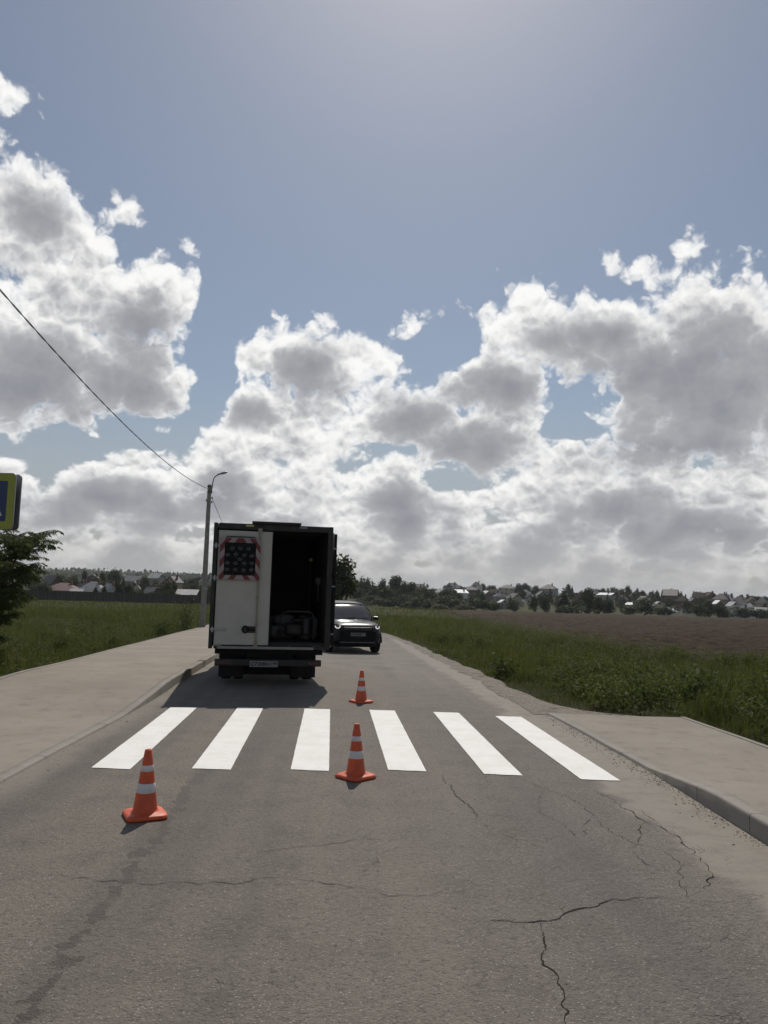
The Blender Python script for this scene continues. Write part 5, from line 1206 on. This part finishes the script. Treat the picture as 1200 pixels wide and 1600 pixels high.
# ------------------------------------------------------------------ car: black SUV coming round the bend, local: front towards -y
m, t = mat('car_paint'); n_ = t.noise(objc(t), 60, 2, .5)
cp = t.n('ShaderNodeBsdfPrincipled'); cp.inputs['Base Color'].default_value = (.008, .0085, .010, 1); cp.inputs['Roughness'].default_value = .32; cp.inputs['Coat Weight'].default_value = .2; cp.inputs['Specular IOR Level'].default_value = .2; cp.inputs['Coat Roughness'].default_value = .04
out(t, cp.outputs[0]); M_PAINTK = m
M_LAMPG = plain('headlight_glass', (.06, .06, .07), .08, .3); m, t = mat('running_light'); e = t.n('ShaderNodeEmission'); e.inputs[0].default_value = (1, .98, .95, 1); e.inputs[1].default_value = .75; out(t, e.outputs[0]); M_DRL = m
def suv():
    cx_, cy_ = -1.36, 29.15
    root = empty('black_car', (cx_, cy_, Tz(cx_, cy_-1)), R(15), label='black sport utility car with lit ring headlights coming towards the camera beside the lorry', cat='car')
    def loft(secs, prof, name, m_, sub=2, closed=True, parent=root):
        vs, fs = [], []; n = len(prof(secs[0]))
        for s_ in secs: vs += prof(s_)
        for i in range(len(secs)-1):
            for k in range(n if closed else n-1): fs.append((i*n+k, i*n+(k+1) % n, (i+1)*n+(k+1) % n, (i+1)*n+k))
        fs += [tuple(range(n))[::-1], tuple(range((len(secs)-1)*n, len(secs)*n))] if closed else []
        bm = bmesh.new(); V_ = [bm.verts.new(v) for v in vs]; [bm.faces.new([V_[i] for i in f]) for f in fs]; bmesh.ops.recalc_face_normals(bm, faces=bm.faces)
        me = bpy.data.meshes.new(name); bm.to_mesh(me); bm.free()
        for p_ in me.polygons: p_.use_smooth = True
        me.materials.append(m_); o = bpy.data.objects.new(name, me); COL.objects.link(o); o.parent = parent
        if sub: md = o.modifiers.new('sub', 'SUBSURF'); md.levels = sub; md.render_levels = sub
        return o
    # y, half width, z bottom, z shoulder, z top(centre)
    B = [(-2.30, .60, .46, .74, .80), (-2.27, .74, .38, .86, .93), (-2.12, .86, .30, .98, 1.03), (-1.75, .93, .28, 1.03, 1.08), (-1.1, .95, .28, 1.07, 1.13), (-.3, .955, .28, 1.09, 1.13), (.8, .955, .28, 1.11, 1.14), (1.7, .95, .30, 1.13, 1.16), (2.1, .92, .34, 1.12, 1.16), (2.27, .84, .42, 1.04, 1.10), (2.30, .70, .5, .98, 1.02)]
    def pB(s_):
        y, w_, zb, zs, zt_ = s_; L_ = [(0, zt_), (w_*.55, zt_-.005), (w_*.86, zs+.01), (w_*.965, zs-.08), (w_, zb+(zs-zb)*.6), (w_*.985, zb+(zs-zb)*.3), (w_*.95, zb+.05), (w_*.8, zb), (0, zb)]
        return [(x, y, z) for x, z in L_]+[(-x, y, z) for x, z in L_[-2:0:-1]]
    body = loft(B, pB, 'body', M_PAINTK)
    Gs = [(-1.12, .83, 1.08), (-.98, .83, 1.16), (-.30, .76, 1.60), (-.05, .735, 1.68), (.5, .72, 1.725), (1.4, .70, 1.71), (1.95, .61, 1.64), (2.12, .66, 1.40), (2.2, .72, 1.12)]
    def pG(s_):
        y, w_, zt_ = s_; wb = .83; zb = 1.06; h_ = max(zt_-zb, .02)
        L_ = [(0, zt_+.012), (w_*.6, zt_+.006), (w_*.93, zt_-.03*min(1, h_*4)), (w_+(wb-w_)*.12, zt_-h_*.16), (w_+(wb-w_)*.6, zb+h_*.4), (wb, zb), (0, zb-.02)]
        return [(x, y, z) for x, z in L_]+[(-x, y, z) for x, z in L_[-2:0:-1]]
    gh = loft(Gs, pG, 'window_glass', M_GLASS)
    def pR(s_):
        y, w_, zt_ = s_; L_ = [(w_*.99, zt_-.075), (w_*.95, zt_-.02), (w_*.6, zt_+.022), (0, zt_+.03)]
        return [(-x, y, z) for x, z in L_[:-1]]+[(x, y, z) for x, z in L_[::-1]]
    loft([(-.12, .745, 1.655), (.0, .735, 1.69), (.5, .72, 1.725), (1.4, .70, 1.71), (1.95, .65, 1.65), (2.08, .66, 1.56)], pR, 'roof', M_PAINTK, closed=False)
    pm = MB()
    for s_ in (-1, 1):
        pm.tube([(s_*.835, -1.08, 1.10), (s_*.80, -.62, 1.40), (s_*.735, -.08, 1.655)], .028, 6)
        for yy in (.72, 1.72): pm.tube([(s_*.835, yy, 1.1), (s_*.80, yy, 1.38), (s_*.72, yy, 1.66)], .035, 6)
    pm.build('pillars', M_BLACK, root)
    for s_ in (-1, 1):
        pass
        MB().box(s_*.64-.018, s_*.64+.018, -.1, 1.6, 1.755, 1.785, ch=.008).build('roof_rail', M_DARK, root)
        mr = MB(); mr.box(s_*1.0-.11, s_*1.0+.11, -.84, -.70, 1.09, 1.23, ch=.04); mr.tube([(s_*.86, -.76, 1.1), (s_*.94, -.77, 1.13)], .025, 6); mr.build('wing_mirror', M_PAINTK, root)
        hl = MB(); hl.add([(s_*.50, -2.268, .89), (s_*.70, -2.185, .90), (s_*.865, -2.0, .965), (s_*.80, -2.06, 1.00), (s_*.52, -2.255, .955)], [(0, 1, 2, 3, 4) if s_ > 0 else (4, 3, 2, 1, 0)])
        h_ = hl.build('headlight', M_LAMPG, root, (0, -.028, 0))
        rg_ = MB(); c0 = Vector((s_*.695, -2.225, .925)); rg_.tube([(c0.x+.072*math.cos(a), c0.y+.05*s_*math.cos(a), c0.z+.062*math.sin(a)) for a in [math.pi*(.93+1.25*k/15) if s_ < 0 else math.pi*(.82+1.25*k/15) for k in range(16)]], .014, 6)
        rg_.build('light_ring', M_DRL, h_, (0, -.0, 0))
        MB().lathe([(0, 0), (.03, -.002), (.034, .01)], 14, axis='Y').build('bulb', M_PLATE, h_, (c0.x, c0.y-.005, c0.z))
        MB().box(s_*.70-.12, s_*.70+.12, -2.30, -2.26, .54, .60, ch=.012).build('fog_light', M_LAMPG, root, (0, .06, 0))
        for yy in (-1.42, 1.32):
            wheel(root, (s_*.83, yy, .36), .36, .235)
            ar = MB(); ar.tube([(s_*.945, yy+.42*math.cos(a), .36+.42*math.sin(a)) for a in [math.pi*k/14 for k in range(15)]], .035, 6); ar.build('wheel_arch', M_BLACK, root)
        MB().box(s_*.75-.1, s_*.75+.1, 2.27, 2.31, .85, 1.0, ch=.01).build('tail_light', M_TAILR, root)
    gr = MB(); gr.box(-.49, .49, -2.345, -2.29, .80, .905, ch=.015)
    for k in range(4): gr.box(-.46, .46, -2.352, -2.343, .812+k*.023, .822+k*.023)
    gr.build('grille', M_DARK, root)
    MB().box(-.64, .64, -2.335, -2.26, .44, .79, ch=.03).build('air_intake', M_BLACK, root)
    MB().box(-.62, .62, -2.345, -2.26, .375, .415, ch=.012).build('skid_plate', plain('skid_grey', (.13, .13, .13), .5, .4), root)
    MB().box(-.80, .80, -2.26, -2.05, .26, .37, ch=.03).build('bumper_apron', M_BLACK, root)
    plate(root, (0, -2.352, .665), 'P350EM', '177')
    bpy.data.objects.remove(bpy.data.objects[root.name].children[0]) if False else None
    un = MB(); un.box(-.7, .7, -2.0, 2.1, .22, .34); un.build('underbody', M_BLACK, root)
    for s_ in (-1, 1): MB().tube([(s_*.25, -1.06, 1.155), (s_*.25+.45, -.98, 1.185)], .01, 5).build('wiper', M_BLACK, root)
    return root
suv()

# ------------------------------------------------------------------ say of every far tree which one it is, by the nearest house or its place in its row
bpy.context.view_layer.update()
SH = {'white gabled house with pale roof between':'the pale-roofed white gable','white house with pale hip roof between':'the white house with pale hip roof','small beige house below':'the small beige house','sand house with pale':'the pale-roofed sand house','white gabled house just':'the white gable behind the slim tree','white house with grey hip roof above':'the white house with grey hip roof','beige house with brown':'the brown hip-roofed beige house','low beige house':'the low beige house','low white house':'the low white hip-roofed house','white house with pale gable':'the white house with pale gable','small beige house with pale hip':'the small pale-hipped house at right','house with a bright white roof among':'the bright white roof in the treetops','grey gabled house peeping':'the grey gable by the stand','dark hip-roofed house touching':'the dark hip roof by the stand','grey house with a side gable':'the grey house with side gable','white house with a pale sloping':'the white house low on the slope','tall house with a high pointed':'the house with high pointed roof','wide grey-roofed house':'the wide grey-roofed house','small house with a glinting':'the glinting white gable','brown timber house':'the brown timber house','broad beige house':'the broad beige skyline house','small grey hip-roofed':'the small grey hip roof','sand coloured gabled':'the sand coloured gabled house','low shed with a bright':'the low white-roofed shed','small pale-roofed outbuilding':'the small pale-roofed outbuilding','big square':'the big square grey house','timber house with grey':'the grey-roofed timber house','brick house with brown roof seen':'the brick house near the spruce','house with one bright white sloping':'the bright white sloping roof','dark-roofed brick':'the dark-roofed brick house','long low white shed':'the long low white shed','steep grey-roofed':'the steep grey roof','steep dark gable':'the steep dark gable','large dark house with steep':'the large dark crossed-gable house','white-roofed shed':'the white-roofed field-edge shed','brown hip-roofed brick':'the brown hip-roofed brick house','brick house with a plain grey':'the plain grey gable','leftmost of three':'the left tall brown roof','middle of three':'the middle tall brown roof','rightmost of three':'the right tall brown roof','brick house with a bright white roof edge':'the bright white roof edge','narrow house with a glaring':'the narrow glaring white gable','white two-storey':'the white two-storey house','long low white building':'the long low white building','sand house with brown gable':'the sand house with brown gable','beige house with grey hip roof at':'the beige house at the right edge','low brick house with pale':'the low pale-roofed brick house','low house with a wide faded':'the wide pink roof','beige house with a pale grey hip':'the pale grey hip roof','beige wing':'the lower pale hip roof','small lean-to':'the small pale lean-to','large dark steep-roofed':'the steep roof behind the pink','brick house with dark roof above':'the roof above the pale hip','tall brown-roofed':'the tall brown roof','grey house with a long grey':'the long grey roof','pale-roofed house high':'the high pale roof','small beige gabled':'the small beige gable','shed with a broad':'the pale shed by the lamp post','brown-roofed brick':'the brown roof up the slope','sand house with dark':'the sand house up the slope','low timber shed':'the low timber shed at the fence','beige house seen':'the beige house right of the lamp post','beige house hidden':'the beige house behind the tree','brick house just beyond':'the brick house outside the right edge','white house beyond':'the white house outside the right edge','brick house beyond':'the brick house outside the left edge'}
def px_of(o): v = o.matrix_world.translation; return 600+FPX*v.x/v.y, v.y
HS = []
for o in scene.objects:
    if o.name.split('.')[0] == 'house':
        ph = [v for k, v in SH.items() if o['label'].startswith(k)]; HS.append((*px_of(o), ph[0] if ph else None))
HS = [h for h in HS if h[2]]
ORD = ['first', 'second', 'third', 'fourth', 'fifth', 'sixth', 'seventh', 'eighth', 'ninth', 'tenth', 'eleventh', 'twelfth', 'thirteenth', 'fourteenth', 'fifteenth', 'sixteenth', 'seventeenth', 'eighteenth', 'nineteenth', 'twentieth', 'twenty-first', 'twenty-second', 'twenty-third', 'twenty-fourth', 'twenty-fifth', 'twenty-sixth', 'twenty-seventh', 'twenty-eighth', 'twenty-ninth', 'thirtieth']
KIND = {'leafy_a': 'broad leafy tree', 'leafy_b': 'spreading leafy tree', 'leafy_c': 'narrow leafy tree', 'spruce_a': 'pointed spruce', 'spruce_b': 'slim spruce', 'poplar_a': 'tall slim tree', 'pale_a': 'grey-green tree', 'bush_a': 'pale bush', 'bush_b': 'dark bush'}
rows = {}
for r_, key, grp in VTREES: rows.setdefault(grp, []).append((px_of(r_)[0], r_, key))
for grp, L_ in rows.items():
    L_.sort(key=lambda q: q[0])
    if len(L_) <= 30:
        tail = {'dense stand of trees left of the houses': 'in the dense stand beyond the bend', 'pale bushes below the far houses': 'in the row below the houses', 'skyline trees above the right-hand houses': 'on the skyline above the houses'}[grp]
        for i, (px, r_, key) in enumerate(L_): r_['label'] = '%s, %s from the left %s' % (KIND[key], ORD[i], tail)
    else:
        cnt = {}
        for px, r_, key in L_:
            v = r_.matrix_world.translation
            h = min(HS, key=lambda h: abs(h[0]-px)+abs(h[1]-v.y)*.12); dpx = px-h[0]
            rel = ('in front of' if v.y < h[1] else 'behind') if abs(dpx) < 7 else ('just left of' if dpx < 0 else 'just right of')
            if abs(dpx) > 20: rel = rel.replace('just', 'some way')
            cnt.setdefault((KIND[key], rel, h[2]), []).append((v.y, r_))
        for (kd, rel, hp), M_ in cnt.items():
            M_.sort(key=lambda q: q[0])
            for i, (y, r_) in enumerate(M_):
                pre = '' if len(M_) == 1 else (['nearer ', 'farther '][i] if len(M_) == 2 else (['nearest ', 'middle ', 'farthest '][i] if len(M_) == 3 else ['nearest ', 'second ', 'third nearest ', 'fourth nearest ', 'fifth nearest ', 'sixth nearest ', 'seventh nearest ', 'eighth nearest '][min(i, 7)]))
                r_['label'] = (pre+kd+' '+rel+' '+hp).strip()

# ------------------------------------------------------------------ air: one closed even box of thin haze round everything
m, t = mat('thin_haze')
pv = t.n('ShaderNodeVolumePrincipled'); pv.inputs['Density'].default_value = .00013; pv.inputs['Color'].default_value = (.80, .84, .90, 1); pv.inputs['Anisotropy'].default_value = .3
o_ = t.n('ShaderNodeOutputMaterial'); t.t.links.new(pv.outputs[0], o_.inputs['Volume'])
tag(MB().box(-4700, 4700, -200, 8200, -75, 60).build('haze', m), 'thin pale haze over the whole plain', 'haze', kind='stuff')
